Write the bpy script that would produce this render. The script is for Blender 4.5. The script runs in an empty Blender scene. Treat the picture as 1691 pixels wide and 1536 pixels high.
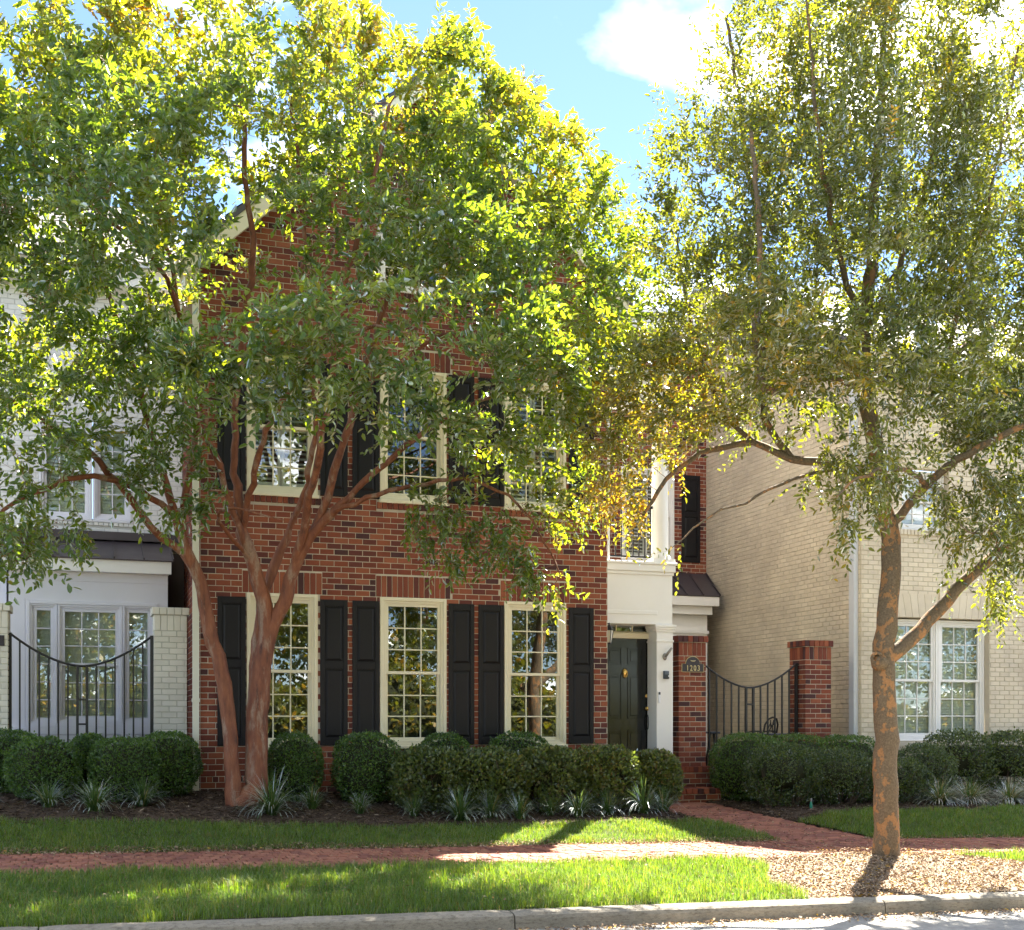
import bpy, math, random
import numpy as np
from mathutils import Matrix, Vector, noise as mnoise

R = math.radians
scene = bpy.context.scene
col = scene.collection
rng = np.random.default_rng(11)
random.seed(5)

# ------------------------------------------------------------------ camera, sky, sun, exposure
# House axes: X runs along the brick front (0 = its left corner), Y into the house, Z up (0 = soil at that corner)
YAW = 18.86
cam_d = bpy.data.cameras.new("camera")
cam = bpy.data.objects.new("camera", cam_d)
col.objects.link(cam)
cam.location = (-1.31, -16.92, 0.95)
cam.rotation_euler = (R(90), 0, R(-YAW))
cam_d.sensor_width = 36.0
cam_d.lens = 36.0 * 2000 / 1691
cam_d.shift_y = 422 / 1691
cam_d.clip_end = 3000
scene.camera = cam

SUN_AZ, SUN_EL = 41.0, 50.0          # azimuth from +Y towards +X
world = bpy.data.worlds.new("World")
scene.world = world
world.use_nodes = True
wn = world.node_tree
wn.nodes.clear()
w_out = wn.nodes.new("ShaderNodeOutputWorld")
w_bg = wn.nodes.new("ShaderNodeBackground")
w_sky = wn.nodes.new("ShaderNodeTexSky")
w_sky.sky_type = 'NISHITA'
w_sky.sun_disc = False
w_sky.sun_elevation = R(SUN_EL)
w_sky.sun_rotation = R(SUN_AZ)
w_sky.altitude = 2500
w_sky.air_density = 0.8
w_sky.dust_density = 0.1
w_sky.ozone_density = 1.2
w_bg.inputs['Strength'].default_value = 0.05
# scattered fair-weather clouds, the same all round the sky
tc = wn.nodes.new("ShaderNodeTexCoord")
sep = wn.nodes.new("ShaderNodeSeparateXYZ")
wn.links.new(tc.outputs['Generated'], sep.inputs[0])
za = wn.nodes.new("ShaderNodeMath"); za.operation = 'ADD'; za.inputs[1].default_value = 0.22
wn.links.new(sep.outputs['Z'], za.inputs[0])
zm = wn.nodes.new("ShaderNodeMath"); zm.operation = 'MAXIMUM'; zm.inputs[1].default_value = 0.05
wn.links.new(za.outputs[0], zm.inputs[0])
dv = []
for ax in 'XY':
    d = wn.nodes.new("ShaderNodeMath"); d.operation = 'DIVIDE'
    wn.links.new(sep.outputs[ax], d.inputs[0]); wn.links.new(zm.outputs[0], d.inputs[1]); dv.append(d)
cmb = wn.nodes.new("ShaderNodeCombineXYZ")
wn.links.new(dv[0].outputs[0], cmb.inputs[0]); wn.links.new(dv[1].outputs[0], cmb.inputs[1])
cmb.inputs[2].default_value = 11.5
cn = wn.nodes.new("ShaderNodeTexNoise"); cn.inputs['Scale'].default_value = 3.2
cn.inputs['Detail'].default_value = 7.0; cn.inputs['Roughness'].default_value = 0.5
wn.links.new(cmb.outputs[0], cn.inputs['Vector'])
cr = wn.nodes.new("ShaderNodeValToRGB")
cr.color_ramp.elements[0].position = 0.50; cr.color_ramp.elements[1].position = 0.68
_e = cr.color_ramp.elements.new(0.58); _e.color = (.10, .10, .10, 1)
wn.links.new(cn.outputs['Fac'], cr.inputs[0])
cmix = wn.nodes.new("ShaderNodeMixRGB")
cmix.inputs[2].default_value = (26.0, 25.3, 24.4, 1)
wn.links.new(cr.outputs[0], cmix.inputs[0])
wn.links.new(w_sky.outputs[0], cmix.inputs[1])
wn.links.new(cmix.outputs[0], w_bg.inputs['Color'])
wn.links.new(w_bg.outputs[0], w_out.inputs[0])

sun_d = bpy.data.lights.new("sun", 'SUN')
sun_d.energy = 5.0
sun_d.angle = R(0.5)
sun_d.color = (1.0, 0.93, 0.82)
sun = bpy.data.objects.new("sun", sun_d)
col.objects.link(sun)
sun.location = (20, 25, 40)
_sd = Vector((math.sin(R(SUN_AZ)) * math.cos(R(SUN_EL)), math.cos(R(SUN_AZ)) * math.cos(R(SUN_EL)), math.sin(R(SUN_EL))))
sun.rotation_euler = _sd.to_track_quat('Z', 'Y').to_euler()

vs = scene.view_settings
vs.view_transform = 'Standard'
vs.look = 'None'
vs.exposure = 3.1
vs.gamma = 1.0
scene.cycles.use_denoising = True
scene.cycles.max_bounces = 8
scene.cycles.transparent_max_bounces = 16
scene.cycles.caustics_reflective = False
scene.cycles.caustics_refractive = False
scene.cycles.sample_clamp_indirect = 8

# ------------------------------------------------------------------ helpers
WM = {}


def link(o, parent=None, world=None):
    """link o; keep its own matrix as world matrix under any parent"""
    col.objects.link(o)
    m = world if world is not None else Matrix.Identity(4)
    WM[o.name] = m
    if parent is not None:
        o.parent = parent
        o.matrix_parent_inverse = WM[parent.name].inverted()
    o.matrix_basis = m
    return o


def thing(name, loc, label, cat, group=None):
    o = bpy.data.objects.new(name, None)
    o.empty_display_size = 0.2
    link(o, None, Matrix.Translation(loc))
    return tag(o, label, cat, group)


def tag(o, label=None, cat=None, group=None, kind=None):
    if label: o["label"] = label
    if cat: o["category"] = cat
    if group: o["group"] = group
    if kind: o["kind"] = kind
    return o


class Fr:
    """wall frame: P(a, z, d) = O + a*A + z*Z + d*N (d points out of the wall)"""
    def __init__(self, O, A):
        self.O = Vector((O[0], O[1], 0)); self.A = Vector((A[0], A[1], 0)).normalized()
        self.N = self.A.cross(Vector((0, 0, 1)))

    def P(self, a, z, d=0.0):
        p = self.O + self.A * a + self.N * d
        return (p.x, p.y, z)

    def M(self, a, z, d=0.0):
        p = self.P(a, z, d)
        return Matrix.Translation(p) @ Matrix.Rotation(math.atan2(self.A.y, self.A.x), 4, 'Z')


class MB:
    def __init__(self):
        self.v = []; self.f = []

    def quad(self, *p):
        n = len(self.v); self.v += [tuple(q) for q in p]; self.f.append(tuple(range(n, n + len(p))))
        return self

    def box(self, x0, x1, y0, y1, z0, z1):
        n = len(self.v)
        self.v += [(x0, y0, z0), (x1, y0, z0), (x1, y1, z0), (x0, y1, z0), (x0, y0, z1), (x1, y0, z1), (x1, y1, z1), (x0, y1, z1)]
        self.f += [tuple(n + i for i in q) for q in ((0, 3, 2, 1), (4, 5, 6, 7), (0, 1, 5, 4), (1, 2, 6, 5), (2, 3, 7, 6), (3, 0, 4, 7))]
        return self

    def fbox(self, fr, a0, a1, z0, z1, d0, d1, c=0.0, back=True):
        """box in a wall frame, front edges chamfered by c"""
        n = len(self.v)
        P = fr.P
        if c <= 0:
            self.v += [P(a0, z0, d1), P(a1, z0, d1), P(a1, z1, d1), P(a0, z1, d1), P(a0, z0, d0), P(a1, z0, d0), P(a1, z1, d0), P(a0, z1, d0)]
            fs = [(0, 1, 2, 3), (0, 4, 5, 1), (1, 5, 6, 2), (2, 6, 7, 3), (3, 7, 4, 0)]
            if back: fs.append((7, 6, 5, 4))
        else:
            e = d1 - c
            self.v += [P(a0 + c, z0 + c, d1), P(a1 - c, z0 + c, d1), P(a1 - c, z1 - c, d1), P(a0 + c, z1 - c, d1),
                       P(a0, z0, e), P(a1, z0, e), P(a1, z1, e), P(a0, z1, e),
                       P(a0, z0, d0), P(a1, z0, d0), P(a1, z1, d0), P(a0, z1, d0)]
            fs = [(0, 1, 2, 3)]
            for k in range(4):
                j = (k + 1) % 4
                fs.append((k, 4 + k, 4 + j, j)); fs.append((4 + k, 8 + k, 8 + j, 4 + j))
            if back: fs.append((11, 10, 9, 8))
        self.f += [tuple(n + i for i in q) for q in fs]
        return self

    def rect_ring(self, fr, a0, a1, z0, z1, w, d0, d1, wb=None):
        """picture-frame of four bars"""
        wb = w if wb is None else wb
        self.fbox(fr, a0, a0 + w, z0, z1, d0, d1, .003)
        self.fbox(fr, a1 - w, a1, z0, z1, d0, d1, .003)
        self.fbox(fr, a0 + w, a1 - w, z1 - w, z1, d0, d1 - .0015, .003)
        self.fbox(fr, a0 + w, a1 - w, z0, z0 + wb, d0, d1 - .0015, .003)
        return self

    def tube(self, pts, r, n=8, cap=True):
        pts = [Vector(p) for p in pts]
        rs = r if isinstance(r, (list, tuple)) else [r] * len(pts)
        base = len(self.v)
        t0 = (pts[1] - pts[0]).normalized()
        ref = Vector((0, 0, 1)) if abs(t0.z) < .9 else Vector((1, 0, 0))
        x = t0.cross(ref).normalized()
        for i, p in enumerate(pts):
            t = (pts[min(i + 1, len(pts) - 1)] - pts[max(i - 1, 0)]).normalized()
            x = (x - t * x.dot(t)).normalized(); y = t.cross(x)
            for k in range(n):
                a = 2 * math.pi * k / n
                self.v.append(tuple(p + (x * math.cos(a) + y * math.sin(a)) * rs[i]))
        for i in range(len(pts) - 1):
            for k in range(n):
                j = (k + 1) % n
                self.f.append((base + i * n + k, base + i * n + j, base + (i + 1) * n + j, base + (i + 1) * n + k))
        if cap:
            self.f.append(tuple(base + k for k in range(n))[::-1])
            self.f.append(tuple(base + (len(pts) - 1) * n + k for k in range(n)))
        return self

    def lathe(self, c, prof, n=16):
        """profile [(r, z)] turned about the vertical through c"""
        base = len(self.v)
        for r, z in prof:
            for k in range(n):
                a = 2 * math.pi * k / n
                self.v.append((c[0] + r * math.cos(a), c[1] + r * math.sin(a), c[2] + z))
        for i in range(len(prof) - 1):
            for k in range(n):
                j = (k + 1) % n
                self.f.append((base + i * n + k, base + i * n + j, base + (i + 1) * n + j, base + (i + 1) * n + k))
        self.f.append(tuple(base + k for k in range(n))[::-1])
        self.f.append(tuple(base + (len(prof) - 1) * n + k for k in range(n)))
        return self

    def mesh(self, name, m, smooth=False):
        me = bpy.data.meshes.new(name)
        me.from_pydata(self.v, [], self.f)
        if smooth:
            me.polygons.foreach_set('use_smooth', [True] * len(me.polygons))
        me.materials.append(m)
        me.update()
        return me

    def build(self, name, m, parent=None, smooth=False):
        return link(bpy.data.objects.new(name, self.mesh(name, m, smooth)), parent)


def np_mesh(name, V, loops, starts, m, tint=None, smooth=False):
    me = bpy.data.meshes.new(name)
    me.vertices.add(len(V)); me.vertices.foreach_set('co', np.ascontiguousarray(V, np.float32).ravel())
    me.loops.add(len(loops)); me.loops.foreach_set('vertex_index', np.ascontiguousarray(loops, np.int32))
    me.polygons.add(len(starts)); me.polygons.foreach_set('loop_start', np.ascontiguousarray(starts, np.int32))
    if smooth: me.polygons.foreach_set('use_smooth', np.ones(len(starts), bool))
    if tint is not None:
        at = me.attributes.new('tint', 'FLOAT', 'FACE'); at.data.foreach_set('value', np.ascontiguousarray(tint, np.float32))
    me.materials.append(m)
    me.update(calc_edges=True)
    return me


def nrm(a):
    return a / np.maximum(np.linalg.norm(a, axis=-1, keepdims=True), 1e-9)


def rand_dir(n):
    return nrm(rng.normal(size=(n, 3)))


def leaf_mesh(name, P, D, Nn, L, W, tint, m, fold=.35, curl=.12):
    """one folded six-point leaf per row"""
    n = len(P)
    D = nrm(D); S = nrm(np.cross(D, Nn)); Nn = np.cross(S, D)
    L = L[:, None]; W = W[:, None]
    up = Nn * W * fold * .5
    V = np.stack([P, P + D * L * .3 + S * W * .46 + up, P + D * L * .72 + S * W * .36 + up * .8 - Nn * L * curl * .4,
                  P + D * L - Nn * L * curl,
                  P + D * L * .72 - S * W * .36 + up * .8 - Nn * L * curl * .4, P + D * L * .3 - S * W * .46 + up], 1).reshape(-1, 3)
    b = (np.arange(n) * 6)[:, None]
    F = (b + np.array([[0, 1, 2, 3, 0, 3, 4, 5]])).ravel()
    return np_mesh(name, V, F, np.arange(n * 2) * 4, m, np.repeat(tint, 2))


def small_leaf_mesh(name, P, D, Nn, L, W, tint, m):
    """one four-point leaf per row"""
    n = len(P)
    D = nrm(D); S = nrm(np.cross(D, Nn))
    L = L[:, None]; W = W[:, None]
    V = np.stack([P, P + D * L * .5 + S * W * .5, P + D * L, P + D * L * .5 - S * W * .5], 1).reshape(-1, 3)
    return np_mesh(name, V, np.arange(n * 4), np.arange(n) * 4, m, tint)


# ------------------------------------------------------------------ materials
def new_mat(name):
    m = bpy.data.materials.new(name); m.use_nodes = True
    nt = m.node_tree; nt.nodes.clear()
    o = nt.nodes.new("ShaderNodeOutputMaterial")
    return m, nt, o


def nd(nt, t, **kw):
    n = nt.nodes.new("ShaderNode" + t)
    for k, v in kw.items():
        if k in n.inputs: n.inputs[k].default_value = v
        else: setattr(n, k, v)
    return n


def ramp(nt, fac, stops, interp='LINEAR'):
    r = nt.nodes.new("ShaderNodeValToRGB"); cr = r.color_ramp; cr.interpolation = interp
    while len(cr.elements) < len(stops): cr.elements.new(.5)
    for e, (p, c) in zip(cr.elements, stops):
        e.position = p; e.color = (*c, 1)
    nt.links.new(fac, r.inputs[0])
    return r.outputs[0]


def mixc(nt, fac, a, b, mode='MIX'):
    n = nt.nodes.new("ShaderNodeMixRGB"); n.blend_type = mode
    for i, x in enumerate((fac, a, b)):
        if hasattr(x, 'is_linked'): nt.links.new(x, n.inputs[i])
        else: n.inputs[i].default_value = x if i == 0 else (*x, 1)
    return n.outputs[0]


def pos_noise(nt, scale, detail=4, rough=.6, stretch=None):
    g = nt.nodes.new("ShaderNodeNewGeometry")
    src = g.outputs['Position']
    if stretch:
        mp = nt.nodes.new("ShaderNodeMapping"); mp.inputs['Scale'].default_value = stretch
        nt.links.new(src, mp.inputs[0]); src = mp.outputs[0]
    t = nd(nt, "TexNoise", Scale=scale, Detail=detail, Roughness=rough)
    nt.links.new(src, t.inputs['Vector'])
    return t.outputs['Fac']


def piece_random(nt):
    """one random number per piece, whether an object of its own or an island of a joined mesh"""
    g = nt.nodes.new("ShaderNodeNewGeometry"); oi = nt.nodes.new("ShaderNodeObjectInfo")
    a = nd(nt, "Math", operation='ADD'); nt.links.new(g.outputs['Random Per Island'], a.inputs[0]); nt.links.new(oi.outputs['Random'], a.inputs[1])
    f = nd(nt, "Math", operation='FRACT'); nt.links.new(a.outputs[0], f.inputs[0])
    return f.outputs[0]


def finish(nt, out, color, rough=.6, bump=None, bstr=.2, bdist=.01, metal=0., spec=.5, coat=0.):
    b = nt.nodes.new("ShaderNodeBsdfPrincipled")
    if hasattr(color, 'is_linked'): nt.links.new(color, b.inputs['Base Color'])
    else: b.inputs['Base Color'].default_value = (*color, 1)
    if hasattr(rough, 'is_linked'): nt.links.new(rough, b.inputs['Roughness'])
    else: b.inputs['Roughness'].default_value = rough
    b.inputs['Metallic'].default_value = metal
    b.inputs['Specular IOR Level'].default_value = spec
    b.inputs['Coat Weight'].default_value = coat
    if bump is not None:
        bn = nd(nt, "Bump", Strength=bstr, Distance=bdist); nt.links.new(bump, bn.inputs['Height'])
        nt.links.new(bn.outputs[0], b.inputs['Normal'])
    nt.links.new(b.outputs[0], out.inputs[0])
    return b


def paint(name, c, rough=.5, var=.12, scale=6., bstr=.05, spec=.4, fine=90., metal=0., coat=0.):
    m, nt, o = new_mat(name)
    n1 = pos_noise(nt, scale, 5, .65); n2 = pos_noise(nt, fine, 3)
    lo = tuple(x * (1 - var) for x in c); hi = tuple(min(1, x * (1 + var)) for x in c)
    cc = mixc(nt, n1, lo, hi)
    rr = nd(nt, "MapRange"); rr.inputs['To Min'].default_value = max(.03, rough - .1); rr.inputs['To Max'].default_value = min(1, rough + .12)
    nt.links.new(n1, rr.inputs[0])
    finish(nt, o, cc, rr.outputs[0], n2, bstr, .004, metal, spec, coat)
    return m


def brick_mat(name, stops, mottling=.35, rough=.88):
    m, nt, o = new_mat(name)
    r = piece_random(nt)
    c = ramp(nt, r, stops, 'CONSTANT')
    n1 = pos_noise(nt, 38, 4, .7); n2 = pos_noise(nt, 220, 3); n3 = pos_noise(nt, 1.1, 4, .6)
    c = mixc(nt, mottling, c, mixc(nt, n1, (.35, .35, .35), (1.5, 1.45, 1.4)), 'MULTIPLY')
    wash = ramp(nt, n3, [(.3, (.82, .80, .80)), (.7, (1.1, 1.08, 1.05))])
    c = mixc(nt, 1.0, c, wash, 'MULTIPLY')
    mixb = mixc(nt, .5, n1, n2)
    finish(nt, o, c, rough, mixb, .35, .004, spec=.25)
    return m


def leaf_mat(name, refl, trans, mix=.5, gloss=.10, rough=.45):
    """refl / trans: colour stops over the per-leaf 'tint'"""
    m, nt, o = new_mat(name)
    at = nd(nt, "Attribute", attribute_name='tint')
    c = ramp(nt, at.outputs['Fac'], refl); t = ramp(nt, at.outputs['Fac'], trans)
    di = nd(nt, "BsdfDiffuse"); tr = nd(nt, "BsdfTranslucent"); gl = nd(nt, "BsdfGlossy", Roughness=rough)
    gl.inputs['Color'].default_value = (.9, .95, 1, 1)
    nt.links.new(c, di.inputs[0]); nt.links.new(t, tr.inputs[0])
    m1 = nd(nt, "MixShader", Fac=mix); nt.links.new(di.outputs[0], m1.inputs[1]); nt.links.new(tr.outputs[0], m1.inputs[2])
    lw = nd(nt, "Fresnel", IOR=1.42)
    mu = nd(nt, "Math", operation='MULTIPLY_ADD'); mu.inputs[1].default_value = .40; mu.inputs[2].default_value = gloss * .12
    nt.links.new(lw.outputs[0], mu.inputs[0])
    m2 = nd(nt, "MixShader"); nt.links.new(mu.outputs[0], m2.inputs[0])
    nt.links.new(m1.outputs[0], m2.inputs[1]); nt.links.new(gl.outputs[0], m2.inputs[2])
    nt.links.new(m2.outputs[0], o.inputs[0])
    return m


RED = [(0, (.255, .085, .050)), (.18, (.205, .068, .043)), (.38, (.285, .100, .056)), (.55, (.175, .060, .043)), (.68, (.235, .078, .047)), (.84, (.125, .050, .042)), (.93, (.31, .115, .066))]
M = {}


def link(o, parent=None, world=None):
    """link o; keep its own matrix as world matrix under any parent"""
    col.objects.link(o)
    m = world if world is not None else Matrix.Identity(4)
    WM[o.name] = m
    if parent is not None:
        o.parent = parent
        o.matrix_parent_inverse = WM[parent.name].inverted()
    o.matrix_basis = m
    return o


def thing(name, loc, label, cat, group=None):
    o = bpy.data.objects.new(name, None)
    o.empty_display_size = 0.2
    link(o, None, Matrix.Translation(loc))
    return tag(o, label, cat, group)


def tag(o, label=None, cat=None, group=None, kind=None):
    if label: o["label"] = label
    if cat: o["category"] = cat
    if group: o["group"] = group
    if kind: o["kind"] = kind
    return o


class Fr:
    """wall frame: P(a, z, d) = O + a*A + z*Z + d*N (d points out of the wall)"""
    def __init__(self, O, A):
        self.O = Vector((O[0], O[1], 0)); self.A = Vector((A[0], A[1], 0)).normalized()
        self.N = self.A.cross(Vector((0, 0, 1)))

    def P(self, a, z, d=0.0):
        p = self.O + self.A * a + self.N * d
        return (p.x, p.y, z)

    def M(self, a, z, d=0.0):
        p = self.P(a, z, d)
        return Matrix.Translation(p) @ Matrix.Rotation(math.atan2(self.A.y, self.A.x), 4, 'Z')


class MB:
    def __init__(self):
        self.v = []; self.f = []

    def quad(self, *p):
        n = len(self.v); self.v += [tuple(q) for q in p]; self.f.append(tuple(range(n, n + len(p))))
        return self

    def box(self, x0, x1, y0, y1, z0, z1):
        n = len(self.v)
        self.v += [(x0, y0, z0), (x1, y0, z0), (x1, y1, z0), (x0, y1, z0), (x0, y0, z1), (x1, y0, z1), (x1, y1, z1), (x0, y1, z1)]
        self.f += [tuple(n + i for i in q) for q in ((0, 3, 2, 1), (4, 5, 6, 7), (0, 1, 5, 4), (1, 2, 6, 5), (2, 3, 7, 6), (3, 0, 4, 7))]
        return self

    def fbox(self, fr, a0, a1, z0, z1, d0, d1, c=0.0, back=True):
        """box in a wall frame, front edges chamfered by c"""
        n = len(self.v)
        P = fr.P
        if c <= 0:
            self.v += [P(a0, z0, d1), P(a1, z0, d1), P(a1, z1, d1), P(a0, z1, d1), P(a0, z0, d0), P(a1, z0, d0), P(a1, z1, d0), P(a0, z1, d0)]
            fs = [(0, 1, 2, 3), (0, 4, 5, 1), (1, 5, 6, 2), (2, 6, 7, 3), (3, 7, 4, 0)]
            if back: fs.append((7, 6, 5, 4))
        else:
            e = d1 - c
            self.v += [P(a0 + c, z0 + c, d1), P(a1 - c, z0 + c, d1), P(a1 - c, z1 - c, d1), P(a0 + c, z1 - c, d1),
                       P(a0, z0, e), P(a1, z0, e), P(a1, z1, e), P(a0, z1, e),
                       P(a0, z0, d0), P(a1, z0, d0), P(a1, z1, d0), P(a0, z1, d0)]
            fs = [(0, 1, 2, 3)]
            for k in range(4):
                j = (k + 1) % 4
                fs.append((k, 4 + k, 4 + j, j)); fs.append((4 + k, 8 + k, 8 + j, 4 + j))
            if back: fs.append((11, 10, 9, 8))
        self.f += [tuple(n + i for i in q) for q in fs]
        return self

    def rect_ring(self, fr, a0, a1, z0, z1, w, d0, d1, wb=None):
        """picture-frame of four bars"""
        wb = w if wb is None else wb
        self.fbox(fr, a0, a0 + w, z0, z1, d0, d1, .003)
        self.fbox(fr, a1 - w, a1, z0, z1, d0, d1, .003)
        self.fbox(fr, a0 + w, a1 - w, z1 - w, z1, d0, d1 - .0015, .003)
        self.fbox(fr, a0 + w, a1 - w, z0, z0 + wb, d0, d1 - .0015, .003)
        return self

    def tube(self, pts, r, n=8, cap=True):
        pts = [Vector(p) for p in pts]
        rs = r if isinstance(r, (list, tuple)) else [r] * len(pts)
        base = len(self.v)
        t0 = (pts[1] - pts[0]).normalized()
        ref = Vector((0, 0, 1)) if abs(t0.z) < .9 else Vector((1, 0, 0))
        x = t0.cross(ref).normalized()
        for i, p in enumerate(pts):
            t = (pts[min(i + 1, len(pts) - 1)] - pts[max(i - 1, 0)]).normalized()
            x = (x - t * x.dot(t)).normalized(); y = t.cross(x)
            for k in range(n):
                a = 2 * math.pi * k / n
                self.v.append(tuple(p + (x * math.cos(a) + y * math.sin(a)) * rs[i]))
        for i in range(len(pts) - 1):
            for k in range(n):
                j = (k + 1) % n
                self.f.append((base + i * n + k, base + i * n + j, base + (i + 1) * n + j, base + (i + 1) * n + k))
        if cap:
            self.f.append(tuple(base + k for k in range(n))[::-1])
            self.f.append(tuple(base + (len(pts) - 1) * n + k for k in range(n)))
        return self

    def lathe(self, c, prof, n=16):
        """profile [(r, z)] turned about the vertical through c"""
        base = len(self.v)
        for r, z in prof:
            for k in range(n):
                a = 2 * math.pi * k / n
                self.v.append((c[0] + r * math.cos(a), c[1] + r * math.sin(a), c[2] + z))
        for i in range(len(prof) - 1):
            for k in range(n):
                j = (k + 1) % n
                self.f.append((base + i * n + k, base + i * n + j, base + (i + 1) * n + j, base + (i + 1) * n + k))
        self.f.append(tuple(base + k for k in range(n))[::-1])
        self.f.append(tuple(base + (len(prof) - 1) * n + k for k in range(n)))
        return self

    def mesh(self, name, m, smooth=False):
        me = bpy.data.meshes.new(name)
        me.from_pydata(self.v, [], self.f)
        if smooth:
            me.polygons.foreach_set('use_smooth', [True] * len(me.polygons))
        me.materials.append(m)
        me.update()
        return me

    def build(self, name, m, parent=None, smooth=False):
        return link(bpy.data.objects.new(name, self.mesh(name, m, smooth)), parent)


def np_mesh(name, V, loops, starts, m, tint=None, smooth=False):
    me = bpy.data.meshes.new(name)
    me.vertices.add(len(V)); me.vertices.foreach_set('co', np.ascontiguousarray(V, np.float32).ravel())
    me.loops.add(len(loops)); me.loops.foreach_set('vertex_index', np.ascontiguousarray(loops, np.int32))
    me.polygons.add(len(starts)); me.polygons.foreach_set('loop_start', np.ascontiguousarray(starts, np.int32))
    if smooth: me.polygons.foreach_set('use_smooth', np.ones(len(starts), bool))
    if tint is not None:
        at = me.attributes.new('tint', 'FLOAT', 'FACE'); at.data.foreach_set('value', np.ascontiguousarray(tint, np.float32))
    me.materials.append(m)
    me.update(calc_edges=True)
    return me


def nrm(a):
    return a / np.maximum(np.linalg.norm(a, axis=-1, keepdims=True), 1e-9)


def rand_dir(n):
    return nrm(rng.normal(size=(n, 3)))


def leaf_mesh(name, P, D, Nn, L, W, tint, m, fold=.35, curl=.12):
    """one folded six-point leaf per row"""
    n = len(P)
    D = nrm(D); S = nrm(np.cross(D, Nn)); Nn = np.cross(S, D)
    L = L[:, None]; W = W[:, None]
    up = Nn * W * fold * .5
    V = np.stack([P, P + D * L * .3 + S * W * .46 + up, P + D * L * .72 + S * W * .36 + up * .8 - Nn * L * curl * .4,
                  P + D * L - Nn * L * curl,
                  P + D * L * .72 - S * W * .36 + up * .8 - Nn * L * curl * .4, P + D * L * .3 - S * W * .46 + up], 1).reshape(-1, 3)
    b = (np.arange(n) * 6)[:, None]
    F = (b + np.array([[0, 1, 2, 3, 0, 3, 4, 5]])).ravel()
    return np_mesh(name, V, F, np.arange(n * 2) * 4, m, np.repeat(tint, 2))


def small_leaf_mesh(name, P, D, Nn, L, W, tint, m):
    """one four-point leaf per row"""
    n = len(P)
    D = nrm(D); S = nrm(np.cross(D, Nn))
    L = L[:, None]; W = W[:, None]
    V = np.stack([P, P + D * L * .5 + S * W * .5, P + D * L, P + D * L * .5 - S * W * .5], 1).reshape(-1, 3)
    return np_mesh(name, V, np.arange(n * 4), np.arange(n) * 4, m, tint)


# ------------------------------------------------------------------ materials
def new_mat(name):
    m = bpy.data.materials.new(name); m.use_nodes = True
    nt = m.node_tree; nt.nodes.clear()
    o = nt.nodes.new("ShaderNodeOutputMaterial")
    return m, nt, o


def nd(nt, t, **kw):
    n = nt.nodes.new("ShaderNode" + t)
    for k, v in kw.items():
        if k in n.inputs: n.inputs[k].default_value = v
        else: setattr(n, k, v)
    return n


def ramp(nt, fac, stops, interp='LINEAR'):
    r = nt.nodes.new("ShaderNodeValToRGB"); cr = r.color_ramp; cr.interpolation = interp
    while len(cr.elements) < len(stops): cr.elements.new(.5)
    for e, (p, c) in zip(cr.elements, stops):
        e.position = p; e.color = (*c, 1)
    nt.links.new(fac, r.inputs[0])
    return r.outputs[0]


def mixc(nt, fac, a, b, mode='MIX'):
    n = nt.nodes.new("ShaderNodeMixRGB"); n.blend_type = mode
    for i, x in enumerate((fac, a, b)):
        if hasattr(x, 'is_linked'): nt.links.new(x, n.inputs[i])
        else: n.inputs[i].default_value = x if i == 0 else (*x, 1)
    return n.outputs[0]


def pos_noise(nt, scale, detail=4, rough=.6, stretch=None):
    g = nt.nodes.new("ShaderNodeNewGeometry")
    src = g.outputs['Position']
    if stretch:
        mp = nt.nodes.new("ShaderNodeMapping"); mp.inputs['Scale'].default_value = stretch
        nt.links.new(src, mp.inputs[0]); src = mp.outputs[0]
    t = nd(nt, "TexNoise", Scale=scale, Detail=detail, Roughness=rough)
    nt.links.new(src, t.inputs['Vector'])
    return t.outputs['Fac']


def piece_random(nt):
    """one random number per piece, whether an object of its own or an island of a joined mesh"""
    g = nt.nodes.new("ShaderNodeNewGeometry"); oi = nt.nodes.new("ShaderNodeObjectInfo")
    a = nd(nt, "Math", operation='ADD'); nt.links.new(g.outputs['Random Per Island'], a.inputs[0]); nt.links.new(oi.outputs['Random'], a.inputs[1])
    f = nd(nt, "Math", operation='FRACT'); nt.links.new(a.outputs[0], f.inputs[0])
    return f.outputs[0]


def finish(nt, out, color, rough=.6, bump=None, bstr=.2, bdist=.01, metal=0., spec=.5, coat=0.):
    b = nt.nodes.new("ShaderNodeBsdfPrincipled")
    if hasattr(color, 'is_linked'): nt.links.new(color, b.inputs['Base Color'])
    else: b.inputs['Base Color'].default_value = (*color, 1)
    if hasattr(rough, 'is_linked'): nt.links.new(rough, b.inputs['Roughness'])
    else: b.inputs['Roughness'].default_value = rough
    b.inputs['Metallic'].default_value = metal
    b.inputs['Specular IOR Level'].default_value = spec
    b.inputs['Coat Weight'].default_value = coat
    if bump is not None:
        bn = nd(nt, "Bump", Strength=bstr, Distance=bdist); nt.links.new(bump, bn.inputs['Height'])
        nt.links.new(bn.outputs[0], b.inputs['Normal'])
    nt.links.new(b.outputs[0], out.inputs[0])
    return b


def paint(name, c, rough=.5, var=.12, scale=6., bstr=.05, spec=.4, fine=90., metal=0., coat=0.):
    m, nt, o = new_mat(name)
    n1 = pos_noise(nt, scale, 5, .65); n2 = pos_noise(nt, fine, 3)
    lo = tuple(x * (1 - var) for x in c); hi = tuple(min(1, x * (1 + var)) for x in c)
    cc = mixc(nt, n1, lo, hi)
    rr = nd(nt, "MapRange"); rr.inputs['To Min'].default_value = max(.03, rough - .1); rr.inputs['To Max'].default_value = min(1, rough + .12)
    nt.links.new(n1, rr.inputs[0])
    finish(nt, o, cc, rr.outputs[0], n2, bstr, .004, metal, spec, coat)
    return m


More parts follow.
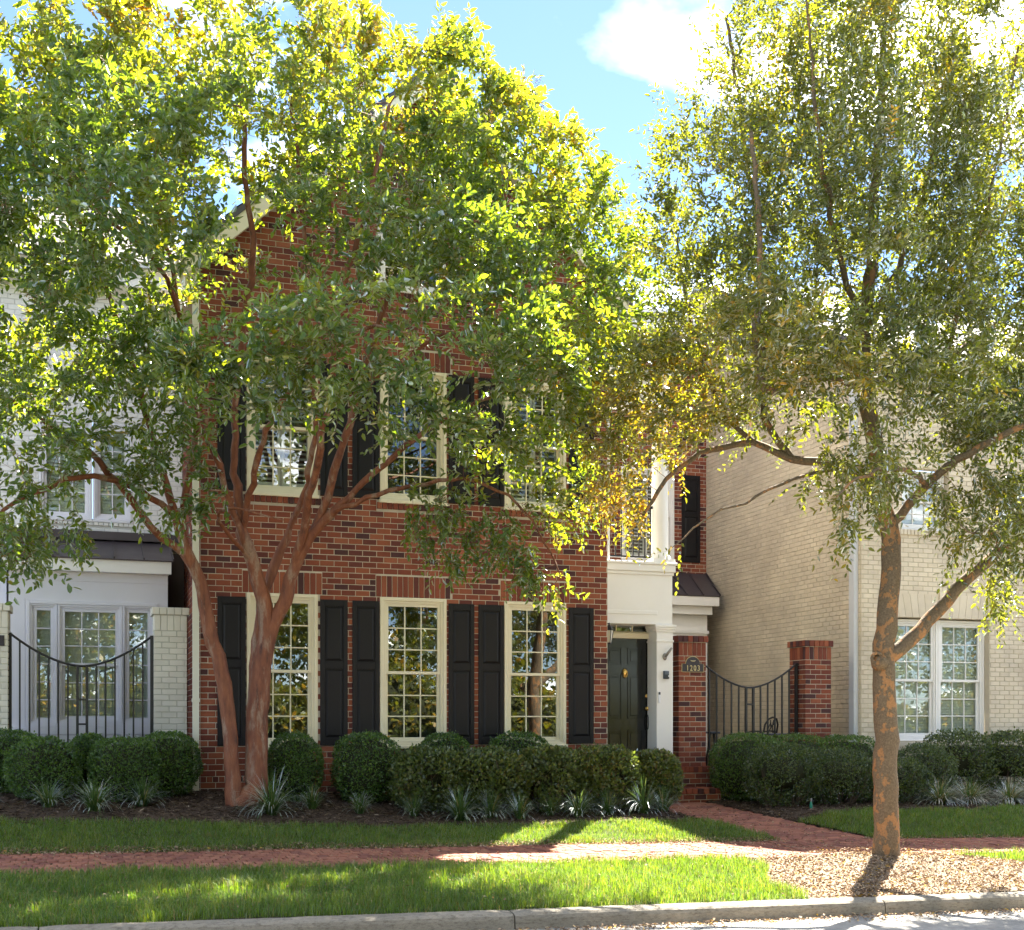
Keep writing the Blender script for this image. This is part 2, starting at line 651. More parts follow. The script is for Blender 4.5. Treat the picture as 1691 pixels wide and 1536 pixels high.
def brick_mat(name, stops, mottling=.35, rough=.88):
    m, nt, o = new_mat(name)
    r = piece_random(nt)
    c = ramp(nt, r, stops, 'CONSTANT')
    n1 = pos_noise(nt, 38, 4, .7); n2 = pos_noise(nt, 220, 3); n3 = pos_noise(nt, 1.1, 4, .6)
    c = mixc(nt, mottling, c, mixc(nt, n1, (.35, .35, .35), (1.5, 1.45, 1.4)), 'MULTIPLY')
    wash = ramp(nt, n3, [(.3, (.82, .80, .80)), (.7, (1.1, 1.08, 1.05))])
    c = mixc(nt, 1.0, c, wash, 'MULTIPLY')
    mixb = mixc(nt, .5, n1, n2)
    finish(nt, o, c, rough, mixb, .35, .004, spec=.25)
    return m


def leaf_mat(name, refl, trans, mix=.5, gloss=.10, rough=.45):
    """refl / trans: colour stops over the per-leaf 'tint'"""
    m, nt, o = new_mat(name)
    at = nd(nt, "Attribute", attribute_name='tint')
    c = ramp(nt, at.outputs['Fac'], refl); t = ramp(nt, at.outputs['Fac'], trans)
    di = nd(nt, "BsdfDiffuse"); tr = nd(nt, "BsdfTranslucent"); gl = nd(nt, "BsdfGlossy", Roughness=rough)
    gl.inputs['Color'].default_value = (.9, .95, 1, 1)
    nt.links.new(c, di.inputs[0]); nt.links.new(t, tr.inputs[0])
    m1 = nd(nt, "MixShader", Fac=mix); nt.links.new(di.outputs[0], m1.inputs[1]); nt.links.new(tr.outputs[0], m1.inputs[2])
    lw = nd(nt, "Fresnel", IOR=1.42)
    mu = nd(nt, "Math", operation='MULTIPLY_ADD'); mu.inputs[1].default_value = .40; mu.inputs[2].default_value = gloss * .12
    nt.links.new(lw.outputs[0], mu.inputs[0])
    m2 = nd(nt, "MixShader"); nt.links.new(mu.outputs[0], m2.inputs[0])
    nt.links.new(m1.outputs[0], m2.inputs[1]); nt.links.new(gl.outputs[0], m2.inputs[2])
    nt.links.new(m2.outputs[0], o.inputs[0])
    return m


RED = [(0, (.235, .070, .040)), (.16, (.175, .052, .034)), (.34, (.275, .090, .048)), (.5, (.13, .042, .034)), (.64, (.21, .062, .038)), (.8, (.075, .034, .034)), (.9, (.30, .105, .058))]
M = {}
M['brick'] = brick_mat("red_brick", RED)
M['paver'] = brick_mat("paver_brick", [(0, (.29, .125, .085)), (.25, (.24, .098, .072)), (.5, (.33, .15, .10)), (.7, (.21, .088, .068)), (.85, (.31, .135, .09))], .45)
M['mortar'] = paint("mortar", (.50, .45, .36), .95, .18, 9, .4, .1, 120)
M['cream_brick'] = brick_mat("cream_painted_brick", [(0, (.66, .585, .45)), (.4, (.69, .615, .475)), (.75, (.64, .565, .43))], .06, .62)
M['cream_joint'] = paint("cream_shadow_joint", (.46, .40, .29), .75, .08, 4, .25, .3, 150)  # darker than the bricks: shadow lines of the courses put into the colour
M['white_brick'] = brick_mat("white_painted_brick", [(0, (.74, .74, .73)), (.5, (.77, .77, .76))], .05, .6)
M['white_joint'] = paint("white_shadow_joint", (.56, .56, .55), .75, .08, 4, .25, .3, 150)  # joint shadow painted in as a darker white
M['ivory_brick'] = brick_mat("ivory_painted_brick", [(0, (.68, .67, .58)), (.5, (.72, .71, .62))], .06, .6)
M['ivory_joint'] = paint("ivory_shadow_joint", (.48, .47, .39), .75, .08, 4, .25, .3, 150)  # joint shadow painted in as a darker ivory
M['cream_trim'] = paint("cream_trim_paint", (.74, .68, .50), .45, .06, 3)
M['white_trim'] = paint("white_trim_paint", (.80, .78, .74), .45, .05, 3)
M['lilac_trim'] = paint("pale_grey_trim_paint", (.70, .69, .74), .45, .05, 3)
M['black'] = paint("black_shutter_paint", (.012, .011, .012), .48, .3, 5, .12, .22, 160)
M['iron'] = paint("black_iron", (.012, .012, .014), .4, .3, 20, .1, .5, 120)
M['door'] = paint("glossy_black_door_paint", (.010, .011, .011), .12, .4, 5, .05, .6, 60)
M['brass'] = paint("brass", (.75, .52, .18), .25, .15, 30, .05, .5, 90, metal=1.)
M['bronze'] = paint("dark_bronze", (.045, .04, .045), .4, .3, 20, .2, .5, 140, metal=.6)
M['pewter'] = paint("old_metal", (.28, .26, .24), .4, .3, 40, .2, .5, 140, metal=.7)
M['gold'] = paint("antique_gold_paint", (.55, .45, .25), .4, .2, 40, .1, .5, 100, metal=.5)
M['plastic_white'] = paint("white_plastic", (.75, .76, .78), .35, .03)
M['plastic_dark'] = paint("dark_plastic", (.03, .035, .045), .3, .1)
M['metal_roof'] = paint("bronze_metal_roof", (.075, .062, .068), .45, .18, 3, .08, .5, 60, metal=.35)
M['slate'] = paint("slate_roof", (.09, .085, .085), .8, .3, 2, .4, .3, 40)
M['interior'] = paint("dim_room", (.10, .09, .075), .9, .25, 2)
M['dark_panel'] = paint("dark_brown_panel", (.05, .035, .03), .6, .2)
M['blind'] = paint("white_blind_slat", (.66, .68, .62), .5, .06)
M['stone'] = paint("light_stone", (.62, .58, .50), .8, .1, 5, .3, .3)
M['lamp_glass'] = paint("frosted_lamp_glass", (.75, .70, .58), .3, .05)
M['downspout'] = paint("painted_metal_downspout", (.60, .62, .64), .4, .05)
M['downspout_cream'] = paint("cream_metal_downspout", (.66, .64, .52), .4, .06)
M['seat'] = paint("weathered_iron_top", (.10, .12, .16), .35, .4, 40, .2)
M['green_plastic'] = paint("green_plastic", (.02, .22, .14), .4, .1)


def glass_mat():
    m, nt, o = new_mat("window_glass")
    tr = nd(nt, "BsdfTransparent"); tr.inputs[0].default_value = (.86, .89, .87, 1)
    gl = nd(nt, "BsdfGlossy", Roughness=.0); gl.inputs[0].default_value = (1, 1, 1, 1)
    n = pos_noise(nt, 3.2, 2, .4)
    bn = nd(nt, "Bump", Strength=.035, Distance=.006); nt.links.new(n, bn.inputs['Height']); nt.links.new(bn.outputs[0], gl.inputs['Normal'])
    fr = nd(nt, "LayerWeight", Blend=.5)                                  # facing term is the same from both sides of the pane
    pw = nd(nt, "Math", operation='POWER'); pw.inputs[1].default_value = 5; nt.links.new(fr.outputs['Facing'], pw.inputs[0])
    mu = nd(nt, "Math", operation='MULTIPLY_ADD'); mu.inputs[1].default_value = .9; mu.inputs[2].default_value = .085; mu.use_clamp = True
    nt.links.new(pw.outputs[0], mu.inputs[0])
    mx = nd(nt, "MixShader"); nt.links.new(mu.outputs[0], mx.inputs[0]); nt.links.new(tr.outputs[0], mx.inputs[1]); nt.links.new(gl.outputs[0], mx.inputs[2])
    nt.links.new(mx.outputs[0], o.inputs[0])
    return m


M['glass'] = glass_mat()


def soil_mat(name, a, b, c, s1=26, s2=130, bs=.8):
    m, nt, o = new_mat(name)
    n1 = pos_noise(nt, s1, 5, .7, (1, 2.2, 1)); n2 = pos_noise(nt, s2, 4, .7, (1, 1.8, 1)); n3 = pos_noise(nt, 1.7, 4, .6)
    cc = ramp(nt, n2, [(.3, a), (.5, b), (.68, c)])
    cc = mixc(nt, .6, cc, ramp(nt, n1, [(.3, (.6, .6, .6)), (.7, (1.3, 1.3, 1.25))]), 'MULTIPLY')
    cc = mixc(nt, .6, cc, ramp(nt, n3, [(.3, (.75, .75, .75)), (.7, (1.2, 1.18, 1.15))]), 'MULTIPLY')
    finish(nt, o, cc, .95, n2, bs, .03, spec=.15)
    return m


M['soil'] = soil_mat("dark_soil", (.03, .02, .015), (.06, .042, .03), (.10, .075, .055))
M['mulch'] = soil_mat("bark_mulch", (.035, .022, .016), (.085, .058, .042), (.16, .12, .09))
M['turf'] = soil_mat("turf_soil", (.035, .05, .012), (.07, .10, .022), (.13, .14, .04), 12, 80)
M['leaf_mulch'] = soil_mat("pale_leaf_mulch", (.10, .07, .05), (.24, .18, .13), (.42, .35, .27), 20, 70)


def chip_mat(name, stops, rough=.9):
    m, nt, o = new_mat(name)
    at = nd(nt, "Attribute", attribute_name='tint')
    finish(nt, o, ramp(nt, at.outputs['Fac'], stops), rough, spec=.2)
    return m


M['chips'] = chip_mat("mulch_chips", [(0, (.035, .023, .017)), (.45, (.11, .075, .052)), (.8, (.24, .175, .125)), (1, (.42, .34, .26))])
M['litter'] = chip_mat("fallen_leaves", [(0, (.13, .08, .05)), (.4, (.32, .22, .14)), (.75, (.48, .38, .27)), (.9, (.50, .30, .05)), (1, (.62, .42, .04))])


def concrete_mat(name, c, dark):
    m, nt, o = new_mat(name)
    n1 = pos_noise(nt, 2.3, 6, .65); n2 = pos_noise(nt, 150, 4, .7); n3 = pos_noise(nt, 18, 5, .7, (1, 1, 3))
    cc = ramp(nt, n2, [(.25, tuple(x * .7 for x in c)), (.6, c), (.8, tuple(min(1, x * 1.2) for x in c))])
    cc = mixc(nt, ramp(nt, n3, [(.48, (0, 0, 0)), (.72, (1, 1, 1))]), cc, dark)
    cc = mixc(nt, .7, cc, ramp(nt, n1, [(.3, (.7, .7, .68)), (.7, (1.15, 1.15, 1.12))]), 'MULTIPLY')
    finish(nt, o, cc, .92, n2, .5, .006, spec=.2)
    return m


M['kerb'] = concrete_mat("kerb_concrete", (.30, .27, .22), (.12, .10, .075))
M['road'] = concrete_mat("worn_asphalt", (.34, .325, .30), (.22, .21, .195))

G_LEAF = [(0, (.028, .066, .020)), (.4, (.048, .100, .026)), (.7, (.085, .130, .020)), (.88, (.20, .18, .015)), (1, (.38, .21, .015))]
G_TRAN = [(0, (.20, .33, .012)), (.4, (.36, .50, .014)), (.7, (.56, .60, .016)), (.88, (.78, .60, .02)), (1, (.85, .42, .02))]
M['crape_leaf'] = leaf_mat("crape_myrtle_leaf", G_LEAF, G_TRAN, .46)
E_LEAF = [(0, (.040, .062, .014)), (.4, (.070, .094, .018)), (.7, (.125, .125, .018)), (.85, (.28, .19, .015)), (1, (.50, .27, .015))]
E_TRAN = [(0, (.22, .28, .010)), (.4, (.36, .40, .012)), (.7, (.52, .48, .014)), (.85, (.76, .52, .018)), (1, (.88, .48, .02))]
M['elm_leaf'] = leaf_mat("elm_leaf", E_LEAF, E_TRAN, .44)
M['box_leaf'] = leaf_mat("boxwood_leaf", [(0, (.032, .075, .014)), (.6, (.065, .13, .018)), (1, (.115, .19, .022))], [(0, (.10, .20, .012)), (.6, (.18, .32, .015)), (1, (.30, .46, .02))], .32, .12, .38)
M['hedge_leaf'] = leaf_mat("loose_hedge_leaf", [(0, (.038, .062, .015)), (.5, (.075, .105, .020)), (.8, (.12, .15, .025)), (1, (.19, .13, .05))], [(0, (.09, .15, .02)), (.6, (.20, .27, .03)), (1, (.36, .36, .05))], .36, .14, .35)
M['lily_leaf'] = leaf_mat("liriope_blade", [(0, (.028, .065, .018)), (.6, (.060, .115, .028)), (.9, (.12, .16, .04)), (1, (.40, .31, .15))], [(0, (.08, .16, .03)), (.6, (.18, .30, .05)), (1, (.40, .36, .12))], .35, .02, .55)
M['grass'] = leaf_mat("grass_blade", [(0, (.045, .10, .010)), (.6, (.085, .165, .014)), (.9, (.15, .21, .018)), (1, (.34, .27, .10))], [(0, (.13, .26, .010)), (.6, (.26, .42, .014)), (.9, (.40, .48, .018)), (1, (.45, .36, .08))], .42, .06, .5)
M['twig'] = paint("grey_brown_twigs", (.10, .075, .055), .9, .3, 30, .5, .2)
M['shrub_core'] = paint("shrub_shade_core", (.030, .034, .018), .95, .5, 25, .9, .1)  # shade inside the shrubs put into a dark colour
M['seed'] = chip_mat("seed_capsules", [(0, (.10, .05, .035)), (.5, (.22, .13, .08)), (1, (.42, .30, .17))], .7)


def bark_crape():
    m, nt, o = new_mat("cinnamon_bark")
    n1 = pos_noise(nt, 5, 5, .65, (3, 3, .7)); n2 = pos_noise(nt, 60, 4, .7, (2, 2, .5))
    n3 = pos_noise(nt, 2.2, 6, .7, (2.5, 2.5, .5))
    c = ramp(nt, n1, [(.26, (.060, .026, .016)), (.42, (.15, .050, .024)), (.60, (.22, .080, .036)), (.78, (.27, .13, .07))])
    c = mixc(nt, ramp(nt, n3, [(.52, (0, 0, 0)), (.60, (1, 1, 1))]), c, ramp(nt, n2, [(.3, (.17, .10, .065)), (.7, (.33, .22, .15))]))
    finish(nt, o, c, .62, mixc(nt, .5, n3, n2), .5, .014, spec=.35)
    return m


def bark_elm():
    m, nt, o = new_mat("mottled_elm_bark")
    n1 = pos_noise(nt, 9, 4, .62, (1, 1, .75)); n2 = pos_noise(nt, 46, 5, .7)
    patch = ramp(nt, n1, [(.545, (0, 0, 0)), (.57, (1, 1, 1))])
    grey = ramp(nt, n2, [(.3, (.085, .062, .04)), (.6, (.16, .12, .076)), (.8, (.22, .175, .12))])
    orange = ramp(nt, n2, [(.3, (.22, .115, .05)), (.7, (.34, .18, .08))])
    c = mixc(nt, patch, grey, orange)
    h = mixc(nt, .5, ramp(nt, n1, [(.5, (1, 1, 1)), (.55, (0, 0, 0))]), n2)
    finish(nt, o, c, .85, h, .7, .012, spec=.25)
    return m


M['bark_crape'] = bark_crape()
M['bark_elm'] = bark_elm()

# ------------------------------------------------------------------ the ground (everything falls gently to the right)
SLOPE = .017


def z_walk(u):
    return -.465 - SLOPE * u


def z_kerb(u):
    return -.575 - SLOPE * u


def path_edges(Y):
    """left and right edge of the brick front path at depth Y"""
    t = np.clip((-Y - .15) / 3.27, 0, 1)
    return 6.45 + .50 * t ** 1.3, 7.62 + .75 * t ** 1.2


def z_path(u, Y):
    t = np.clip((-Y - .15) / 3.27, 0, 1)
    return (1 - t) * -.31 + t * z_walk(u)


def gz(u, Y):
    u = np.asarray(u, float); Y = np.asarray(Y, float)
    u, Y = np.broadcast_arrays(u, Y)
    gf = np.clip(-.035 * u, -.30, .09)
    gm = np.clip(-.26 - .04 * u, -.385, -.16)
    zs = z_walk(u); zk = z_kerb(u)
    ks = np.array([-7.46, -5.34, -5.26, -5.2, -3.44, -3.4, -2.4, 0.0, 30.])
    vals = np.stack([zk - .012, zs - .005, zs - .02, zs - .06, zs - .06, zs - .012, gm, gf, gf])
    out = np.zeros_like(u)
    idx = np.clip(np.searchsorted(ks, Y, side='right') - 1, 0, len(ks) - 2)
    k0 = ks[idx]; k1 = ks[idx + 1]
    t = np.clip((Y - k0) / (k1 - k0), 0, 1)
    v0 = np.take_along_axis(vals, idx[None], 0)[0]; v1 = np.take_along_axis(vals, (idx + 1)[None], 0)[0]
    out = v0 + (v1 - v0) * t
    out = out + .012 * np.sin(u * 2.1 + Y) * np.sin(Y * 2.7 + .4 * u) * ((Y < -5.34) | (Y > -3.3))
    el, er = path_edges(Y)
    dist = np.maximum(el - u, u - er)
    t = np.clip((dist - .02) / .55, 0, 1); t = t * t * (3 - 2 * t)
    yard = (Y > -3.44) & (Y < -.1) & (u > 5.5) & (u < 9.4)
    out = np.where(yard, np.minimum(out, (z_path(u, Y) + .015) * (1 - t) + out * t), out)
    out = np.where(yard & (dist < -.03), np.minimum(out, z_path(u, Y) - .06), out)
    # low mound under the elm
    out = out + .07 * np.exp(-(((u - 6.95) / .9) ** 2 + ((Y + 5.7) / .55) ** 2)) * (Y < -5.2)
    return out


def bed_edge(u):
    """front edge of the planting beds"""
    u = np.asarray(u, float)
    return -2.38 - .06 * np.sin(u * 1.3) - .05 * np.sin(u * 3.1 + 1) + np.where(u > 7.5, .32, 0) + np.clip((u - 5.4) / 1.2, 0, 1) * np.where(u < 7.5, .2, 0)


def sheet(name, u0, u1, y0, y1, du, dy, zf, m, inside=None, kind='structure', dz=0., parent=None):
    us = np.arange(u0, u1 + du * .5, du); ys = np.arange(y0, y1 + dy * .5, dy)
    U, Yg = np.meshgrid(us, ys)
    V = np.stack([U, Yg, zf(U, Yg) + dz], -1).reshape(-1, 3)
    nu = len(us); ny = len(ys)
    i, j = np.meshgrid(np.arange(nu - 1), np.arange(ny - 1)); b = (j * nu + i).ravel()
    if inside is not None:
        cu = (us[:-1] + us[1:]) / 2; cy = (ys[:-1] + ys[1:]) / 2
        CU, CY = np.meshgrid(cu, cy); b = b[inside(CU, CY).ravel()]
    F = np.stack([b, b + 1, b + 1 + nu, b + nu], 1).ravel()
    me = np_mesh(name, V, F, np.arange(len(b)) * 4, m, smooth=True)
    o = link(bpy.data.objects.new(name, me), parent)
    if kind: o["kind"] = kind
    return o


sheet("ground", -400, 400, -400, 400, 20, 20, lambda u, Y: -1.25 - SLOPE * np.clip(u, -60, 60) * 1.0 + 0 * Y, M['turf'])
sheet("garden_soil", -16, 24, -7.46, 14, .125, .09, gz, M['soil'], dz=-.006)
road = sheet("road", -80, 80, -17.2, -7.62, 2, .6, lambda u, Y: z_kerb(u) - .135 - .012 * np.minimum(abs(Y + 7.6), abs(Y + 17.2)) * -1 + 0 * Y, M['road'])
far_lawn = sheet("lawn_across_street", -80, 80, -60, -17.3, 2, 2, lambda u, Y: z_kerb(u) - .02 + 0 * Y, M['turf'])


def in_mulch_ring(u, Y):
    left = 5.35 + (-Y - 5.26) * -.32 + .10 * np.sin(Y * 4)
    right = 8.05 + (-Y - 5.26) * .55 + .08 * np.sin(Y * 5)
    return (u > left) & (u < right) & (Y < -5.2) & (Y > -7.5)


def off_path(u, Y, pad=0.):
    el, er = path_edges(Y)
    return (u < el - pad) | (u > er + pad)


def in_lawn_back(u, Y):
    return (Y < bed_edge(u)) & (Y > -3.42) & off_path(u, Y, -.01)


def in_lawn_front(u, Y):
    return (Y < -5.24) & (Y > -7.47) & ~in_mulch_ring(u, Y)


def in_bed(u, Y):
    return (Y > bed_edge(u) - .12) & (Y < .55) & off_path(u, Y, -.02)


sheet("planting_bed", -8, 15, -2.9, .55, .1, .075, gz, M['mulch'], in_bed, dz=.004)
sheet("lawn_by_house", -8, 15, -3.42, -1.9, .1, .06, gz, M['turf'], in_lawn_back, dz=.006)
sheet("lawn_by_kerb", -8, 15, -7.46, -5.24, .1, .06, gz, M['turf'], in_lawn_front, dz=.006)
sheet("tree_mulch", 4.2, 9.8, -7.46, -5.2, .08, .06, gz, M['leaf_mulch'], in_mulch_ring, dz=.010)

# ---- brick paving: each piece a slab with chamfered edges
PW, PL, PJ = .112, .2, .008


def paver_mesh(w, l):
    mb = MB(); c = .005
    x0, x1, y0, y1 = -w / 2, w / 2, -l / 2, l / 2
    mb.v = [(x0 + c, y0 + c, 0), (x1 - c, y0 + c, 0), (x1 - c, y1 - c, 0), (x0 + c, y1 - c, 0),
            (x0, y0, -c), (x1, y0, -c), (x1, y1, -c), (x0, y1, -c), (x0, y0, -.055), (x1, y0, -.055), (x1, y1, -.055), (x0, y1, -.055)]
    mb.f = [(0, 1, 2, 3)]
    for k in range(4):
        j = (k + 1) % 4
        mb.f += [(k, 4 + k, 4 + j, j), (4 + k, 8 + k, 8 + j, 4 + j)]
    return mb


pav_me = paver_mesh(PW - PJ, PL - PJ).mesh("brick", M['paver'])


def lay(parent, spots, n_single, focus, me=pav_me, base=None):
    """spots: world matrices; the n_single nearest the focus are pieces of their own, the others one joined part"""
    order = sorted(range(len(spots)), key=lambda i: (spots[i].translation - Vector(focus)).length)
    for i in order[:n_single]:
        link(bpy.data.objects.new("brick", me), parent, spots[i])
    rest = order[n_single:]
    if rest:
        bv = np.array([v.co[:] for v in me.vertices]); nf = [tuple(p.vertices) for p in me.polygons]
        V = []; F = []
        for i in rest:
            m = np.array(spots[i]); n = len(V) * len(bv)
            V.append(bv @ m[:3, :3].T + m[:3, 3]); F += [tuple(n + k for k in f) for f in nf]
        me2 = np_mesh("bricks_beyond", np.concatenate(V), np.array(F).ravel(), np.arange(len(F)) * 4, me.materials[0])
        o = link(bpy.data.objects.new("bricks_beyond", me2), parent)
        o["kind"] = "stuff"


walk_base = sheet("pavement", -10, 16, -5.27, -3.40, .25, .11, lambda u, Y: z_walk(u) - .017 + 0 * Y, M['soil'])
spots = []
rows = int(round(1.8 / PL))
tilt = Matrix.Rotation(math.atan(SLOPE), 4, 'Y')
for r in range(rows):
    Yc = -5.22 + (r + .5) * PL
    for k in range(int(20 / PW)):
        u = -6.5 + (k + (.5 if r % 2 else 0) + random.uniform(-.04, .04)) * PW
        z = z_walk(u) + random.gauss(0, .003) + .004 * math.sin(u * 2.3 + r * .7)
        spots.append(Matrix.Translation((u, Yc + random.gauss(0, .002), z)) @ tilt @ Matrix.Rotation(random.gauss(0, .008), 4, 'X') @ Matrix.Rotation(random.gauss(0, .02), 4, 'Y') @ Matrix.Rotation(random.gauss(0, .008), 4, 'Z'))
lay(walk_base, spots, 290, (1.3, -4.9, -.5))

path_base = sheet("path", 6.3, 8.6, -3.43, -.12, .1, .1, lambda u, Y: z_path(u, Y) - .017, M['soil'], lambda u, Y: ~off_path(u, Y, 0.02))
spots = []
r = 0
Yc = -3.42 + PW / 2
while Yc < -.2:
    el, er = path_edges(np.array(Yc)); el = float(el); er = float(er)
    u = el + (PL / 2 if r % 2 else 0)
    while u < er + .02:
        z = float(z_path(u, Yc)) + random.gauss(0, .0016)
        sl = math.atan2(float(z_path(u, Yc + .1)) - float(z_path(u, Yc - .1)), .2)
        spots.append(Matrix.Translation((u, Yc, z)) @ Matrix.Rotation(sl, 4, 'X') @ Matrix.Rotation(math.pi / 2 + random.gauss(0, .008), 4, 'Z') @ Matrix.Rotation(random.gauss(0, .01), 4, 'X'))
        u += PL
    Yc += PW; r += 1
lay(path_base, spots, 260, (7.4, -2, -.4))

# ---- kerb: cast concrete sections
kerb = bpy.data.objects.new("kerb", None); link(kerb, None, Matrix.Translation((0, -7.6, -.7))); kerb["kind"] = "structure"
cuts = [-12.6, -8.95, -5.32, -1.72, 1.88, 5.42, 9.05, 12.7, 16.3]
for a, b in zip(cuts[:-1], cuts[1:]):
    prof = [(-7.46, -.25), (-7.46, 0), (-7.49, .004), (-7.60, 0), (-7.63, -.006), (-7.652, -.022), (-7.662, -.05), (-7.674, -.19), (-7.674, -.3)]
    n = 26; mb = MB()
    for i in range(n + 1):
        u = a + .006 + (b - a - .012) * i / n
        e = .008 if i in (0, n) else 0
        for q, (y, dz) in enumerate(prof):
            jig = .0035 * mnoise.noise((u * 3, q * 2.3, a)) + .004 * mnoise.noise((u * 9, q * 1.7, a + 4))
            mb.v.append((u, y + jig + (e if y < -7.55 else 0), z_kerb(u) + dz + jig * .7 - (e if dz > -.1 else 0)))
    m_ = len(prof)
    for i in range(n):
        for q in range(m_ - 1):
            k = i * m_ + q
            mb.f.append((k, k + 1, k + m_ + 1, k + m_))
    mb.f.append(tuple(range(m_))[::-1]); mb.f.append(tuple(n * m_ + q for q in range(m_)))
    mb.build("kerb_section", M['kerb'], kerb, smooth=False)
far_kerb = sheet("kerb_across_street", -80, 80, -17.32, -17.15, 4, .17, lambda u, Y: z_kerb(u) + 0 * Y, M['kerb'])

# ------------------------------------------------------------------ brick walls
CO, BL, JT = .0813, .203, .010        # course, brick module, joint


def brick_rows(a0, a1, z0, z1, holes=(), top=None):
    """running bond cut round the holes (a0, a1, z0, z1); top(a) = wall height for gables"""
    out = []
    k = 0
    while z0 + k * CO < z1 - .01:
        zb = z0 + k * CO; zt = min(zb + CO, z1); zc = (zb + zt) / 2
        free = [(a0, a1)]
        for h in holes:
            if h[2] < zc < h[3]:
                nf = []
                for s, e in free:
                    if h[1] <= s or h[0] >= e: nf.append((s, e)); continue
                    if h[0] > s: nf.append((s, h[0]))
                    if h[1] < e: nf.append((h[1], e))
                free = nf
        off = (k % 2) * BL / 2
        i0 = int(math.floor((a0 - off) / BL)) - 1; i1 = int(math.ceil((a1 - off) / BL)) + 1
        for i in range(i0, i1):
            s = off + i * BL; e = s + BL
            for fs, fe in free:
                p, q = max(s, fs), min(e, fe)
                if q - p > .03:
                    if top and (top(p) < zt or top(q) < zt): continue
                    out.append((p, q, zb, zt))
        k += 1
    return out


_bm = {}


def unit_brick(m):
    if m.name not in _bm:
        fr = Fr((0, 0), (1, 0)); mb = MB()
        mb.fbox(fr, -BL / 2 + JT / 2, BL / 2 - JT / 2, -CO / 2 + JT / 2, CO / 2 - JT / 2, -.012, .006, .004, back=False)
        _bm[m.name] = mb.mesh("brick", m)
    return _bm[m.name]


def core(fr, a0, a1, z0, z1, holes, d=0.0):
    """wall plane with openings"""
    mb = MB()
    A = sorted({a0, a1, *[x for h in holes for x in h[:2] if a0 < x < a1]}); Z = sorted({z0, z1, *[x for h in holes for x in h[2:4] if z0 < x < z1]})
    for i in range(len(A) - 1):
        for j in range(len(Z) - 1):
            ca, cz = (A[i] + A[i + 1]) / 2, (Z[j] + Z[j + 1]) / 2
            if any(h[0] < ca < h[1] and h[2] < cz < h[3] for h in holes): continue
            mb.quad(fr.P(A[i], Z[j], d), fr.P(A[i + 1], Z[j], d), fr.P(A[i + 1], Z[j + 1], d), fr.P(A[i], Z[j + 1], d))
    return mb


def put_bricks(fr, bricks, m, wall, n_single, focus, jitter=.0015, relief=.006):
    full = [i for i, b in enumerate(bricks) if abs(b[1] - b[0] - BL) < 1e-4]
    full.sort(key=lambda i: (((bricks[i][0] + bricks[i][1]) / 2 - focus[0]) ** 2 + (bricks[i][2] - focus[1]) ** 2))
    single = set(full[:n_single])
    me = unit_brick(m)
    mb = MB()
    for i, (p, q, zb, zt) in enumerate(bricks):
        j = random.gauss(0, jitter)
        if i in single:
            link(bpy.data.objects.new("brick", me), wall, fr.M((p + q) / 2, (zb + zt) / 2, j) @ Matrix.Scale(1, 4))
        else:
            mb.fbox(fr, p + JT / 2, q - JT / 2, zb + JT / 2, zt - JT / 2, -.012, relief + j, .004, back=False)
    if mb.f:
        o = mb.build("bricks_beyond", m, wall); o["kind"] = "stuff"


def soldier_row(fr, a0, a1, z0, z1, m, wall, name="soldier_brick", w=.0813, single=True, d=.008, splay=0.):
    n = max(1, int(round((a1 - a0) / w))); w = (a1 - a0) / n
    mb = MB()
    for i in range(n):
        b = mb if not single else MB()
        b.fbox(fr, a0 + i * w + JT / 2, a0 + (i + 1) * w - JT / 2, z0 + JT / 2, z1 - JT / 2, -.02, d + random.gauss(0, .001), .004)
        if single: b.build(name, m, wall)
    if not single:
        o = mb.build("soldier_course", m, wall); o["kind"] = "stuff"


# ------------------------------------------------------------------ windows, shutters
_cache = {}


def pane_mesh(w, h):
    k = (round(w, 4), round(h, 4))
    if k not in _cache:
        _cache[k] = MB().fbox(Fr((0, 0), (1, 0)), -w / 2, w / 2, -h / 2, h / 2, -.004, 0).mesh("pane", M['glass'])
    return _cache[k]


def bar_mesh(w, h, dp, m):
    k = ('b', round(w, 4), round(h, 4), dp, m.name)
    if k not in _cache:
        _cache[k] = MB().fbox(Fr((0, 0), (1, 0)), -w / 2, w / 2, -h / 2, h / 2, -dp, 0, .004).mesh("muntin", m)
    return _cache[k]


def sash(win, fr, a0, a1, z0, z1, d, cols, rows, m, w=.042, wb=None):
    mb = MB().rect_ring(fr, a0, a1, z0, z1, w, d - .035, d, wb)
    mb.build("sash", m, win)
    wb = w if wb is None else wb
    A0, A1, Z0, Z1 = a0 + w, a1 - w, z0 + wb, z1 - w
    cw, rh = (A1 - A0) / cols, (Z1 - Z0) / rows
    g = .009
    for i in range(1, cols):
        link(bpy.data.objects.new("muntin", bar_mesh(2 * g, Z1 - Z0, .024, m)), win, fr.M(A0 + i * cw, (Z0 + Z1) / 2, d - .006))
    for j in range(1, rows):
        link(bpy.data.objects.new("muntin", bar_mesh(A1 - A0, 2 * g, .022, m)), win, fr.M((A0 + A1) / 2, Z0 + j * rh, d - .0075))
    for i in range(cols):
        for j in range(rows):
            link(bpy.data.objects.new("pane", pane_mesh(cw - g, rh - g)), win, fr.M(A0 + (i + .5) * cw, Z0 + (j + .5) * rh, d - .018))


